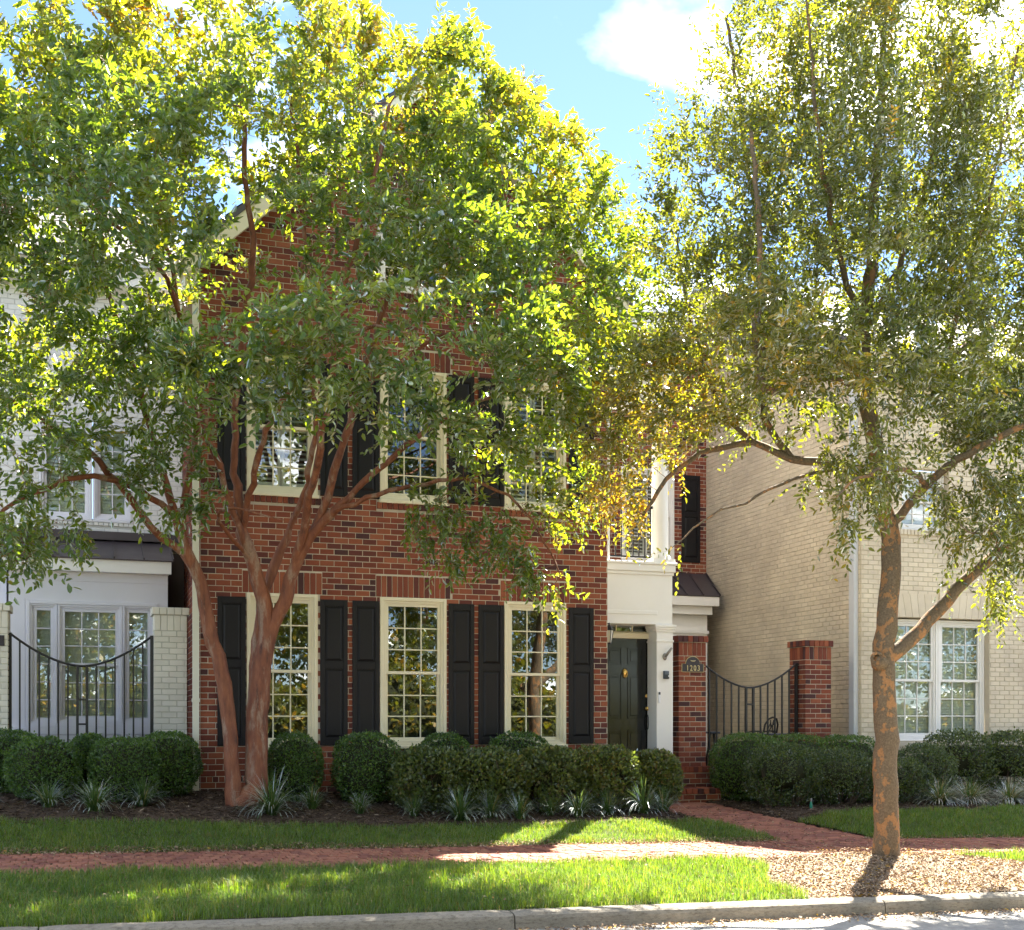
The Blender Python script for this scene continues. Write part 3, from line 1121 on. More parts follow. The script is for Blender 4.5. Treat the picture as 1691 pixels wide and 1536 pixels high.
def room(win, fr, a0, a1, z0, z1, d0, depth):
    mb = MB(); P = fr.P
    mb.quad(P(a0, z0, d0 - depth), P(a1, z0, d0 - depth), P(a1, z1, d0 - depth), P(a0, z1, d0 - depth))
    mb.quad(P(a0, z0, d0), P(a0, z0, d0 - depth), P(a0, z1, d0 - depth), P(a0, z1, d0))
    mb.quad(P(a1, z0, d0 - depth), P(a1, z0, d0), P(a1, z1, d0), P(a1, z1, d0 - depth))
    mb.quad(P(a0, z0, d0), P(a1, z0, d0), P(a1, z0, d0 - depth), P(a0, z0, d0 - depth))
    mb.quad(P(a0, z1, d0 - depth), P(a1, z1, d0 - depth), P(a1, z1, d0), P(a0, z1, d0))
    mb.build("room_inside", M['interior'], win)


def blind(win, fr, a0, a1, z0, z1, d, pitch=.042, tilt=55, m=None):
    mb = MB()
    z = z0 + .02
    t = R(tilt); hw = pitch * .62
    while z < z1 - .02:
        dz = hw * math.sin(t); dd = hw * math.cos(t); j = random.gauss(0, .0015)
        mb.quad(fr.P(a0, z - dz + j, d + dd), fr.P(a1, z - dz + j, d + dd), fr.P(a1, z + dz + j, d - dd), fr.P(a0, z + dz + j, d - dd))
        z += pitch
    for a in (a0 + .12 * (a1 - a0), (a0 + a1) / 2, a1 - .12 * (a1 - a0)):
        mb.fbox(fr, a - .002, a + .002, z0, z1, d + .02, d + .023)
    o = mb.build("blind", m or M['blind'], win); o["kind"] = "stuff"


def plantation(win, fr, a0, a1, z0, z1, d):
    """louvred inner shutters: frame and wide tilted slats"""
    mb = MB()
    mid = (a0 + a1) / 2
    for s, e in ((a0, mid - .004), (mid + .004, a1)):
        mb.rect_ring(fr, s, e, z0, z1, .045, d - .03, d, .12)
        mb.fbox(fr, s + .045, e - .045, (z0 + z1) / 2 - .03, (z0 + z1) / 2 + .03, d - .028, d - .003)
        z = z0 + .17
        while z < z1 - .06:
            if abs(z - (z0 + z1) / 2) > .055:
                mb.quad(fr.P(s + .045, z - .022, d + .012), fr.P(e - .045, z - .022, d + .012), fr.P(e - .045, z + .018, d - .045), fr.P(s + .045, z + .018, d - .045))
            z += .075
    o = mb.build("louvre_shutters", M['white_trim'], win); o["kind"] = "stuff"


def window(parent, fr, a0, a1, z0, z1, cols=3, rows=3, m=None, inside='dark', cw=.085, sill=True, double=True, d=.012):
    m = m or M['cream_trim']
    mb = MB()
    mb.rect_ring(fr, a0, a1, z0, z1, cw * .55, -.12, d)
    mb.rect_ring(fr, a0 + cw * .55, a1 - cw * .55, z0 + cw * .55, z1 - cw * .55, cw * .45, -.12, d - .022)
    win = mb.build("window", m, parent)
    if sill:
        MB().fbox(fr, a0 - .015, a1 + .015, z0 - .035, z0 + .012, -.05, d + .035, .006).build("sill", m, win)
    A0, A1, Z0, Z1 = a0 + cw, a1 - cw, z0 + cw * .8, z1 - cw
    if double:
        zm = (Z0 + Z1) / 2
        sash(win, fr, A0, A1, zm - .022, Z1, d - .035, cols, rows, m)
        sash(win, fr, A0, A1, Z0, zm + .020, d - .075, cols, rows, m, wb=.06)
    else:
        sash(win, fr, A0, A1, Z0, Z1, d - .04, cols, rows, m)
    room(win, fr, A0 - .01, A1 + .01, Z0 - .01, Z1 + .01, d - .112, 1.3 if inside == 'dark' else .5)
    if inside == 'blind': blind(win, fr, A0, A1, Z0, Z1, d - .155, .05, 66)
    if inside == 'louvre': plantation(win, fr, A0, A1, Z0, Z1, d - .15)
    return win


def shutter(parent, fr, a0, a1, z0, z1, d=.03):
    h = z1 - z0; w = .06
    zmid = z0 + h * .55
    mb = MB()
    mb.fbox(fr, a0 + .003, a1 - .003, z0 + .003, z1 - .003, .004, d - .018)
    mb.fbox(fr, a0, a0 + w, z0, z1, .003, d, .004); mb.fbox(fr, a1 - w, a1, z0, z1, .003, d, .004)
    for zb, zt in ((z0, z0 + .10), (zmid - .05, zmid + .05), (z1 - .09, z1)):
        mb.fbox(fr, a0 + w, a1 - w, zb, zt, .003, d - .0015, .004)
    s = mb.build("shutter", M['black'], parent)
    for zb, zt in ((z0 + .10, zmid - .05), (zmid + .05, z1 - .09)):
        p = MB(); g = .012; c = .03
        a, b, e, f = a0 + w + g, a1 - w - g, zb + g, zt - g
        q0 = [fr.P(a, e, d - .018), fr.P(b, e, d - .018), fr.P(b, f, d - .018), fr.P(a, f, d - .018)]
        q1 = [fr.P(a + c, e + c, d + .001), fr.P(b - c, e + c, d + .001), fr.P(b - c, f - c, d + .001), fr.P(a + c, f - c, d + .001)]
        p.quad(*q1)
        for k in range(4):
            j = (k + 1) % 4
            p.quad(q0[k], q0[j], q1[j], q1[k])
        p.build("raised_panel", M['black'], s)
    return s


def seam_roof(parent, name, p00, p01, p11, p10, nseam, m):
    """metal pan from eave (p00-p01) to top (p10-p11) with standing seams"""
    p00, p01, p11, p10 = map(Vector, (p00, p01, p11, p10))
    n = (p01 - p00).cross(p10 - p00).normalized()
    mb = MB(); t = n * .02
    lo = [p - t for p in (p00, p01, p11, p10)]
    mb.quad(p00, p01, p11, p10)
    hi = [p00, p01, p11, p10]
    for k in range(4):
        j = (k + 1) % 4
        mb.quad(lo[k], lo[j], hi[j], hi[k])
    mb.quad(*lo[::-1])
    r = mb.build(name, m, parent)
    for i in range(nseam + 1):
        s = i / nseam
        a = p00.lerp(p01, s); b = p10.lerp(p11, s)
        w = (p01 - p00).normalized() * .009
        sm = MB()
        q = [a - w, a + w, b + w, b - w]; up = n * .032
        sm.quad(*[x + up for x in q])
        for k in range(4):
            j = (k + 1) % 4
            sm.quad(q[k], q[j], q[j] + up, q[k] + up)
        sm.build("standing_seam", m, r)
    return r

# ------------------------------------------------------------------ the brick townhouse
FRONT = Fr((0, 0), (1, 0))
house = thing("brick_townhouse", (3, 3, -.1), "red brick townhouse with black shutters and cream framed windows", "house")
WIN_U = [(.62, 1.595), (2.485, 3.465), (4.35, 5.325)]
g_holes = [(a, b, .56, 2.71) for a, b in WIN_U]
arch = [(a - .06, b + .06, 2.71, 3.015) for a, b in WIN_U]
u_holes = [(a, b, 4.06, 5.98) for a, b in WIN_U]
u_sills = [(a - .05, b + .05, 3.96, 4.06) for a, b in WIN_U]
u_arch = [(a - .06, b + .06, 5.98, 6.26) for a, b in WIN_U]
t_hole = [(2.45, 3.45, 7.08, 8.3)]; t_sill = [(2.38, 3.52, 6.98, 7.08)]
PEAK_U, PEAK_Z = 3.3, 10.4
EAVE_L, EAVE_R, EAVE_Z = -.22, 6.3, 7.25


def gable_top(a):
    return EAVE_Z - .12 + (PEAK_Z - EAVE_Z) * (1 - abs(a - PEAK_U) / ((PEAK_U - EAVE_L) if a < PEAK_U else (EAVE_R - PEAK_U)))


openings = g_holes + u_holes + t_hole
base_band = [(-.02, 6.02, .1065, .1878)]
wall = core(FRONT, 0, 6, -.35, 7.1, openings)
wall.quad(FRONT.P(0, 7.1), FRONT.P(2.45, 7.1), FRONT.P(2.45, gable_top(2.45)), FRONT.P(0, gable_top(0)))
wall.quad(FRONT.P(2.45, 8.3), FRONT.P(3.45, 8.3), FRONT.P(3.45, gable_top(3.45)), FRONT.P(PEAK_U, gable_top(PEAK_U)), FRONT.P(2.45, gable_top(2.45)))
wall.quad(FRONT.P(3.45, 7.1), FRONT.P(6, 7.1), FRONT.P(6, gable_top(6)), FRONT.P(3.45, gable_top(3.45)))
wall = wall.build("wall", M['mortar'], house)
bl = brick_rows(0, 6, -.30, 10.6, openings + arch + u_sills + u_arch + t_sill + base_band, gable_top)
put_bricks(FRONT, bl, M['brick'], wall, 250, (4.9, 3.2))
for a, b, z0, z1 in arch: soldier_row(FRONT, a, b, z0, z1, M['brick'], wall)
for a, b, z0, z1 in u_arch: soldier_row(FRONT, a, b, z0, z1, M['brick'], wall, single=False)
for a, b, z0, z1 in u_sills + t_sill: soldier_row(FRONT, a, b, z0, z1, M['brick'], wall, "sill_brick", .075, single=False, d=.03)
soldier_row(FRONT, 0, 6, .1065, .1878, M['brick'], wall, single=False, d=.012)
# left side of the wing, seen past the corner
SIDE_L = Fr((0, 0), (0, -1))
sw = core(SIDE_L, -9, 0, -.35, 7.1, []).build("side_wall", M['mortar'], house)
put_bricks(SIDE_L, brick_rows(-3.6, 0, -.3, 7.0), M['brick'], sw, 0, (0, 0))
MB().quad((6, 9, -.35), (6, 0, -.35), (6, 0, 7.1), (6, 9, 7.1)).quad((0, 9, -.35), (6, 9, -.35), (6, 9, 7.1), (0, 9, 7.1)).build("rear_wall", M['mortar'], house)

for i, (a, b) in enumerate(WIN_U):
    window(house, FRONT, a, b, .58, 2.71, 3, 3, M['cream_trim'], 'dark')
    window(house, FRONT, a, b, 4.085, 5.98, 3, 3, M['cream_trim'], 'dark' if i == 1 else 'louvre')
window(house, FRONT, 2.45, 3.45, 7.1, 8.3, 3, 2, M['white_trim'], 'dark')
SH_U = [(.225, .605), (1.63, 2.015), (2.085, 2.472), (3.495, 3.882), (3.948, 4.337), (5.365, 5.765)]
for a, b in SH_U:
    shutter(house, FRONT, a, b, .605, 2.645)
    shutter(house, FRONT, a, b, 4.10, 5.96)

# roof: two slopes, rake boards and eaves
for k, (ue, sgn) in enumerate(((EAVE_L, 1), (EAVE_R, -1))):
    mb = MB()
    for z in (0,):
        q = [(ue, -.28, EAVE_Z), (PEAK_U, -.28, PEAK_Z), (PEAK_U, 9.2, PEAK_Z), (ue, 9.2, EAVE_Z)]
        dn = [(x, y, zz - .10) for x, y, zz in q]
        if sgn < 0: q, dn = q[::-1], dn[::-1]
        mb.quad(*q); mb.quad(*dn[::-1])
        for i in range(4):
            j = (i + 1) % 4
            mb.quad(dn[i], dn[j], q[j], q[i])
    rf = mb.build("roof", M['slate'], house)
    n = 26; slope = math.hypot(PEAK_U - ue, PEAK_Z - EAVE_Z)
    tl = MB()                                                            # slate courses, a step each
    for r in range(n):
        s0, s1 = r / n, (r + 1.08) / n
        x0, z0 = ue + (PEAK_U - ue) * s0, EAVE_Z + (PEAK_Z - EAVE_Z) * s0
        x1, z1 = ue + (PEAK_U - ue) * min(s1, 1), EAVE_Z + (PEAK_Z - EAVE_Z) * min(s1, 1)
        w = 9.48 / 30
        for c in range(30):
            y0 = -.28 + c * w + .003; y1 = y0 + w - .006; e = .012 + random.uniform(0, .006)
            p = [(x0, y0, z0 + e + .012), (x0, y1, z0 + e + .012), (x1, y1, z1 + .004), (x1, y0, z1 + .004)]
            tl.quad(*(p if sgn < 0 else p[::-1]))
            f0 = [(x0, y0, z0), (x0, y1, z0), (x0, y1, z0 + e + .012), (x0, y0, z0 + e + .012)]
            tl.quad(*f0)
    o = tl.build("slates", M['slate'], rf); o["kind"] = "stuff"
    rk = MB()
    x0, x1 = (ue, PEAK_U)
    for y0, y1, d0, d1 in ((-.26, -.20, -.36, -.10), (-.20, -.01, -.30, -.105)):
        pts = [(x0, EAVE_Z + d0), (x1, PEAK_Z + d0), (x1, PEAK_Z + d1), (x0, EAVE_Z + d1)]
        if sgn < 0: pts = pts[::-1]
        rk.quad(*[(x, y0, z) for x, z in pts]); rk.quad(*[(x, y1, z) for x, z in pts][::-1])
        for i in range(4):
            j = (i + 1) % 4
            rk.quad((pts[i][0], y0, pts[i][1]), (pts[i][0], y1, pts[i][1]), (pts[j][0], y1, pts[j][1]), (pts[j][0], y0, pts[j][1]))
    rk.build("rake_board", M['cream_trim'], house)
MB().box(-.2, -.01, -.03, 9, 6.75, 7.12).box(-.32, -.2, -.3, 9, 7.1, 7.22).build("eaves_cornice", M['cream_trim'], house)
dsp = MB().box(-.105, -.02, -.075, -.005, -.1, 6.9).build("downspout", M['downspout_cream'], house)
for z in (1.2, 3.6, 5.6):
    MB().box(-.115, -.012, -.083, -.002, z, z + .05).build("strap", M['downspout_cream'], dsp)

# --- entrance: recessed door, transom, pilasters, panelled balcony base
ENT = Fr((0, .60), (1, 0)); PIL = Fr((0, .25), (1, 0))
MB().box(6.02, 7.24, .22, 3.0, -.32, .13).build("landing", M['mortar'], house)
lb = MB()
for i in range(12):
    lb.box(6.03 + i * .1005, 6.03 + (i + 1) * .1005 - .008, .19, .40, .135, .19)
o = lb.build("landing_bricks", M['brick'], house); o["kind"] = "stuff"
ew = core(ENT, 6.0, 7.24, -.3, 2.75, [(6.06, 7.06, .14, 2.62)]).build("entrance_wall", M['white_trim'], house)
fm = MB()
fm.fbox(ENT, 6.03, 6.11, .14, 2.66, -.08, .05, .006); fm.fbox(ENT, 7.01, 7.10, .14, 2.66, -.08, .05, .006)
fm.fbox(ENT, 6.11, 7.01, 2.60, 2.66, -.08, .045, .006); fm.fbox(ENT, 6.11, 7.01, 2.245, 2.33, -.08, .055, .006)
fm.fbox(ENT, 7.10, 7.15, .14, 2.70, -.02, .09, .008)
fm.build("door_frame", M['cream_trim'], house)
tr = MB().rect_ring(ENT, 6.11, 7.01, 2.33, 2.60, .03, -.06, -.02).build("transom_window", M['cream_trim'], house)
for i in range(3):
    a = 6.14 + i * .28
    link(bpy.data.objects.new("pane", pane_mesh(.27, .2)), tr, ENT.M(a + .14, 2.465, -.04))
    if i: link(bpy.data.objects.new("muntin", bar_mesh(.02, .21, .03, M['cream_trim'])), tr, ENT.M(a, 2.465, -.025))
room(tr, ENT, 6.12, 7.0, 2.34, 2.59, -.09, .6)
door = MB().fbox(ENT, 6.11, 7.01, .15, 2.245, -.06, -.02, .003).build("door", M['door'], house)
DA, DB = 6.11, 7.01
pw = .26
for ca in (DA + .27, DB - .27):
    for zb, zt in ((.30, .80), (.98, 1.68), (1.84, 2.10)):
        p = MB(); a, b = ca - pw / 2, ca + pw / 2
        p.rect_ring(ENT, a, b, zb, zt, .022, -.022, -.008)
        p.fbox(ENT, a + .045, b - .045, zb + .045, zt - .045, -.022, -.010, .006)
        p.build("door_panel", M['door'], door)
kx, ky = 6.945, .60
MB().lathe((0, 0, 0), [(.03, 0), (.03, .012), (.012, .014), (.012, .03), (.03, .04), (.034, .052), (.025, .066), (.004, .07)], 16).build("door_knob", M['brass'], door, True).matrix_basis = Matrix.Translation((kx, .62, 1.14)) @ Matrix.Rotation(R(90), 4, 'X')
MB().lathe((0, 0, 0), [(.032, 0), (.032, .010), (.026, .018), (.008, .02)], 16).build("deadbolt", M['brass'], door, True).matrix_basis = Matrix.Translation((kx, .62, 1.34)) @ Matrix.Rotation(R(90), 4, 'X')
MB().tube([(kx, .575, 1.04), (kx, .555, 1.0), (kx, .55, .9), (kx, .56, .83), (kx, .60, .80)], [.012, .012, .011, .010, .009], 8).build("handle", M['plastic_dark'], door, True)
kn = MB(); kn.lathe((6.56, .612, 1.70), [(.004, -.09), (.02, -.06), (.035, -.02), (.042, .03), (.03, .06), (.012, .075)], 14)
kn.tube([(6.56 + .03 * math.cos(t), .575, 1.69 + .055 * math.sin(t)) for t in np.linspace(0, 2 * math.pi, 17)], .007, 6)
kn.build("knocker", M['brass'], door, True)
ps = MB()
ps.fbox(PIL, 6.945, 7.225, .13, 2.45, -.34, 0, .004)
ps.fbox(PIL, 6.93, 7.24, .13, .34, -.34, .014, .006)
for zb, zt, e in ((2.18, 2.21, .012), (2.34, 2.375, .015), (2.375, 2.41, .028), (2.41, 2.45, .04)):
    ps.fbox(PIL, 6.945 - e, 7.225 + e, zb, zt, -.34, e, .004)
ps.build("pilaster", M['white_trim'], house)
bp = MB()
bp.fbox(PIL, 6.005, 7.215, 2.45, 3.22, -.62, -.002, .003)
bp.fbox(PIL, 6.005, 7.235, 3.22, 3.27, -.64, .018, .006); bp.fbox(PIL, 6.005, 7.255, 3.27, 3.38, -.66, .04, .008); bp.fbox(PIL, 6.005, 7.275, 3.38, 3.42, -.68, .06, .006)
bp.fbox(PIL, 6.005, 6.955, 2.60, 2.66, -.34, .006, .004)
bp.build("balcony_base", M['white_trim'], house)
MB().box(6.01, 7.22, .95, 6.0, 3.2, 3.36).build("balcony_deck", M['white_trim'], house)
co_ = MB()
cx, cy = 7.075, .42
co_.box(cx - .185, cx + .185, cy - .185, cy + .185, 3.422, 3.48)
co_.lathe((cx, cy, 3.48), [(.17, 0), (.175, .03), (.165, .06), (.145, .07), (.14, .09), (.132, .11), (.13, .8), (.118, 2.0), (.116, 2.16), (.13, 2.17), (.13, 2.19), (.118, 2.2), (.118, 2.24), (.15, 2.28)], 24)
co_.box(cx - .17, cx + .17, cy - .17, cy + .17, 5.76, 5.83)
co_.build("balcony_column", M['white_trim'], house, False)
hc = MB().box(6.005, 6.17, .30, .55, 3.43, 5.83).build("half_column", M['white_trim'], house)
en = MB()
en.box(6.003, 7.24, .27, .57, 5.83, 6.05).box(6.003, 7.25, .26, .58, 6.05, 6.25).box(6.003, 7.30, .21, .63, 6.25, 6.31).box(6.003, 7.36, .15, .69, 6.31, 6.40)
en.build("entablature", M['white_trim'], house)
rl = MB().box(6.17, 6.96, .40, .44, 4.28, 4.32).box(6.17, 6.96, .405, .435, 3.50, 3.53).build("balcony_rail", M['iron'], house)
for i in range(8):
    u = 6.215 + i * .1
    MB().box(u - .009, u + .009, .411, .429, 3.53, 4.28).build("baluster", M['iron'], rl)

# --- rear wing behind the courtyard
RW = Fr((0, 6.1), (1, 0))
rwall = core(RW, 6.0, 10.92, -.4, 9.2, [(8.95, 10.16, 4.27, 6.22)]).build("rear_wing_wall", M['mortar'], house)
put_bricks(RW, brick_rows(6.0, 10.92, -.3, 9.0, [(8.95, 10.16, 4.27, 6.22), (8.9, 10.2, 6.22, 6.5)]), M['brick'], rwall, 0, (0, 0))
soldier_row(RW, 8.9, 10.2, 6.22, 6.5, M['brick'], rwall, single=False)
window(house, RW, 8.95, 10.16, 4.28, 6.22, 2, 2, M['white_trim'], 'louvre')
shutter(house, RW, 10.33, 10.76, 4.29, 6.13)
MB().box(5.9, 10.9, 5.55, 6.08, 8.95, 9.25).box(5.9, 10.9, 5.5, 6.08, 9.25, 9.33).build("rear_eaves", M['white_trim'], house)
seam_roof(house, "rear_bay_roof", (8.0, 4.95, 3.47), (10.62, 4.95, 3.47), (10.9, 6.09, 4.06), (8.0, 6.09, 4.06), 7, M['metal_roof'])
MB().box(8.0, 10.61, 4.97, 5.06, 3.27, 3.455).box(8.0, 10.5, 5.06, 5.2, 3.1, 3.30).build("bay_fascia", M['white_trim'], house)
MB().box(8.0, 10.46, 5.2, 6.08, -.4, 3.1).box(8.0, 10.485, 5.17, 5.2, 2.72, 2.78).build("rear_bay_wall", M['white_trim'], house)
MB().box(10.02, 10.30, 5.165, 5.2, .2, 2.45).box(9.2, 9.95, 5.165, 5.2, .2, 2.45).build("bay_door_trim", M['cream_trim'], house)

# ------------------------------------------------------------------ the white townhouse on the left
WY = 3.4
wh = thing("white_townhouse", (-4, 5, 0), "white painted brick townhouse with a metal roofed window bay", "house")
WF = Fr((0, WY), (1, 0))
w_holes = [(-2.19, -.80, 4.12, 5.68), (-6.0, -4.6, 4.12, 5.68)]
ww = core(WF, -9, -.02, -.3, 8.0, w_holes).build("wall", M['white_joint'], wh)
put_bricks(WF, brick_rows(-6.5, -.02, 3.6, 7.9, w_holes + [(-2.3, -.7, 4.04, 4.12)]), M['white_brick'], ww, 200, (-2.6, 4.7))
soldier_row(WF, -2.3, -.7, 4.04, 4.12, M['white_brick'], ww, "sill_brick", .075, False, .03)
for a0, a1 in ((-2.19, -1.40), (-1.39, -.80)):
    window(wh, WF, a0, a1, 4.13, 5.68, 3 if a0 < -2 else 2, 2, M['lilac_trim'], 'blind', .07)
MB().box(-9, -.02, 2.95, 3.38, 7.75, 8.0).box(-9, -.02, 2.85, 3.38, 8.0, 8.12).build("eaves", M['white_trim'], wh)
mb = MB()
q = [(-9, 2.8, 8.1), (-.05, 2.8, 8.1), (-.05, 8, 11.0), (-9, 8, 11.0)]
mb.quad(*q).quad(*[(x, y, z - .1) for x, y, z in q][::-1]).build("roof", M['slate'], wh)
MB().quad((-.6, 8, 8.0), (-.05, 8, 8.0), (-.05, 8, 11), (-9, 8, 11), (-9, 8, 8)).build("rear_wall", M['white_joint'], wh)
BY = 2.2
BF = Fr((0, BY), (1, 0))
bay_holes = [(-2.27, -.50, .90, 2.68)]
bw = core(BF, -2.55, -.31, -.3, 3.2, bay_holes)
bw.quad((-.31, WY, -.3), (-.31, WY, 3.2), (-.31, BY, 3.2), (-.31, BY, -.3)); bw.quad((-2.55, BY, -.3), (-2.55, BY, 3.2), (-2.55, WY, 3.2), (-2.55, WY, -.3))
bw.build("bay_wall", M['lilac_trim'], wh)
bt = MB()
bt.rect_ring(BF, -2.31, -.46, .86, 2.72, .05, -.02, .03)
bt.fbox(BF, -2.55, -.31, 3.02, 3.06, -.02, .02); bt.fbox(BF, -2.53, -2.33, .72, 2.76, -.02, .012)
bt.fbox(BF, -2.55, -.31, .74, .855, -.02, .06, .006); bt.fbox(BF, -2.55, -.31, .60, .74, -.02, .045, .004)
bt.build("bay_trim", M['lilac_trim'], wh)
window(wh, BF, -2.26, -1.885, .91, 2.67, 1, 6, M['lilac_trim'], 'blind', .05, False, False)
window(wh, BF, -1.88, -.965, .91, 2.67, 3, 3, M['lilac_trim'], 'blind', .06, False, True)
window(wh, BF, -.96, -.51, .91, 2.67, 1, 6, M['lilac_trim'], 'blind', .05, False, False)
MB().box(-2.75, -.27, 1.98, 2.06, 3.15, 3.335).box(-2.65, -.30, 2.06, 2.2, 3.15, 3.25).build("bay_fascia", M['white_trim'], wh)
seam_roof(wh, "bay_roof", (-2.78, 1.94, 3.345), (-.24, 1.94, 3.345), (-.24, 3.3, 3.80), (-2.78, 3.3, 3.80), 6, M['metal_roof'])
MB().box(-9, -.02, 3.2, 3.36, 3.80, 3.93).build("roof_flashing", M['metal_roof'], wh)
MB().box(-.30, -.02, 3.0, 3.37, -.3, 3.6).build("recess_panel", M['dark_panel'], wh)  # dark brown panel closing the recess beside the bay
MB().box(-9, -2.6, 2.5, 3.37, -.3, 3.6).build("side_bay", M['lilac_trim'], wh)

# ------------------------------------------------------------------ the cream townhouse on the right
ch = thing("cream_townhouse", (14, 6, -.3), "cream painted brick townhouse with white framed double windows", "house")
CF = Fr((0, .60), (1, 0))
c_holes = [(11.58, 13.58, .60, 2.725), (11.75, 12.72, 4.24, 5.30), (13.80, 14.78, 4.24, 5.30), (15.4, 17.4, .60, 2.725)]
c_arch = [(11.44, 13.72, 2.725, 3.14)]
c_band = [(11.62, 12.86, 4.14, 4.24), (13.66, 14.92, 4.14, 4.24)]
cw_ = core(CF, 10.92, 18.5, -.6, 7.0, c_holes).build("wall", M['cream_joint'], ch)
put_bricks(CF, brick_rows(10.925, 18.4, -.55, 6.7, c_holes + c_arch + c_band), M['cream_brick'], cw_, 150, (12.4, 3.5), relief=.008)
for a, b, z0, z1 in c_band: soldier_row(CF, a, b, z0, z1, M['cream_brick'], cw_, "sill_brick", .075, False, .035)
nv = 15
for i in range(nv):
    a0, a1 = 11.56 + i * (2.04 / nv), 11.56 + (i + 1) * (2.04 / nv)
    t0 = 12.58 + (a0 - 12.58) * 1.10; t1 = 12.58 + (a1 - 12.58) * 1.10
    key = i == nv // 2
    zt = 3.19 if key else 3.135; d = .035 if key else .010
    e = .003
    v = MB(); P = CF.P
    f = [P(a0 + e, 2.73, d), P(a1 - e, 2.73, d), P(t1 - e, zt, d), P(t0 + e, zt, d)]; g = [P(a0 + e, 2.73, -.03), P(a1 - e, 2.73, -.03), P(t1 - e, zt, -.03), P(t0 + e, zt, -.03)]
    v.quad(*f)
    for k in range(4):
        j = (k + 1) % 4
        v.quad(g[k], g[j], f[j], f[k])
    v.build("keystone" if key else "voussoir", M['cream_brick'], cw_)
CS = Fr((10.92, .60), (0, -1))
cs = core(CS, -11, 0, -.6, 7.0, [])
cs.quad(CS.P(-11, 7.0), CS.P(0, 7.0), CS.P(-5.5, 10.1))
cs = cs.build("side_wall", M['cream_joint'], ch)
put_bricks(CS, brick_rows(-6.2, 0, -.55, 9.5, (), lambda a: 7.0 + .56 * min(-a, 11 + a)), M['cream_brick'], cs, 150, (-2.2, 2.6), relief=.008)
CWF = Fr((0, .72), (1, 0))
rev = MB()
for a, b, z0, z1 in c_holes:
    rev.quad((a, .6, z0), (a, .74, z0), (a, .74, z1), (a, .6, z1)); rev.quad((b, .74, z0), (b, .6, z0), (b, .6, z1), (b, .74, z1))
    rev.quad((a, .74, z1), (b, .74, z1), (b, .6, z1), (a, .6, z1)); rev.quad((a, .6, z0), (b, .6, z0), (b, .74, z0), (a, .74, z0))
rev.build("window_reveals", M['cream_brick'], ch)
for a, b, z0, z1 in c_holes[:2] + c_holes[3:]:
    mid = (a + b) / 2
    if b - a > 1.5:
        window(ch, CWF, a + .01, mid - .002, z0 + .01, z1 - .02, 3, 3, M['white_trim'], 'blind', .075)
        window(ch, CWF, mid + .002, b - .01, z0 + .01, z1 - .02, 3, 3, M['white_trim'], 'blind', .075)
    else:
        window(ch, CWF, a + .01, b - .01, z0 + .01, z1 - .02, 3, 2, M['white_trim'], 'blind', .075)
window(ch, CWF, 13.81, 14.77, 4.25, 5.28, 3, 2, M['white_trim'], 'blind', .075)
MB().box(10.85, 18.5, .35, .59, 6.72, 6.98).box(10.8, 18.5, .18, .59, 6.98, 7.05).box(10.75, 18.5, .08, .59, 7.05, 7.16).build("eaves_cornice", M['white_trim'], ch)
mb = MB()
for q in ([(10.7, .05, 7.15), (18.5, .05, 7.15), (18.5, 6.1, 10.25), (10.7, 6.1, 10.25)], [(10.7, 6.1, 10.25), (18.5, 6.1, 10.25), (18.5, 12, 7.15), (10.7, 12, 7.15)]):
    mb.quad(*q); mb.quad(*[(x, y, z - .1) for x, y, z in q][::-1])
mb.quad((10.7, .05, 7.05), (10.7, .05, 7.15), (10.7, 6.1, 10.25), (10.7, 6.1, 10.15)).quad((10.7, 6.1, 10.15), (10.7, 6.1, 10.25), (10.7, 12, 7.15), (10.7, 12, 7.05))
mb.build("roof", M['slate'], ch)
MB().quad((18.5, .6, -.6), (18.5, 11.6, -.6), (18.5, 11.6, 7), (18.5, .6, 7)).quad((18.5, 11.6, -.6), (10.92, 11.6, -.6), (10.92, 11.6, 7), (18.5, 11.6, 7)).build("rear_wall", M['cream_joint'], ch)
d = MB(); d.box(10.825, 10.915, .66, .80, -.3, 6.9).box(10.833, 10.845, .655, .66, -.3, 6.9)
d = d.build("downspout", M['downspout'], ch)
for z in (1.45, 4.1):
    MB().box(10.818, 10.918, .652, .808, z, z + .04).build("strap", M['downspout'], d)

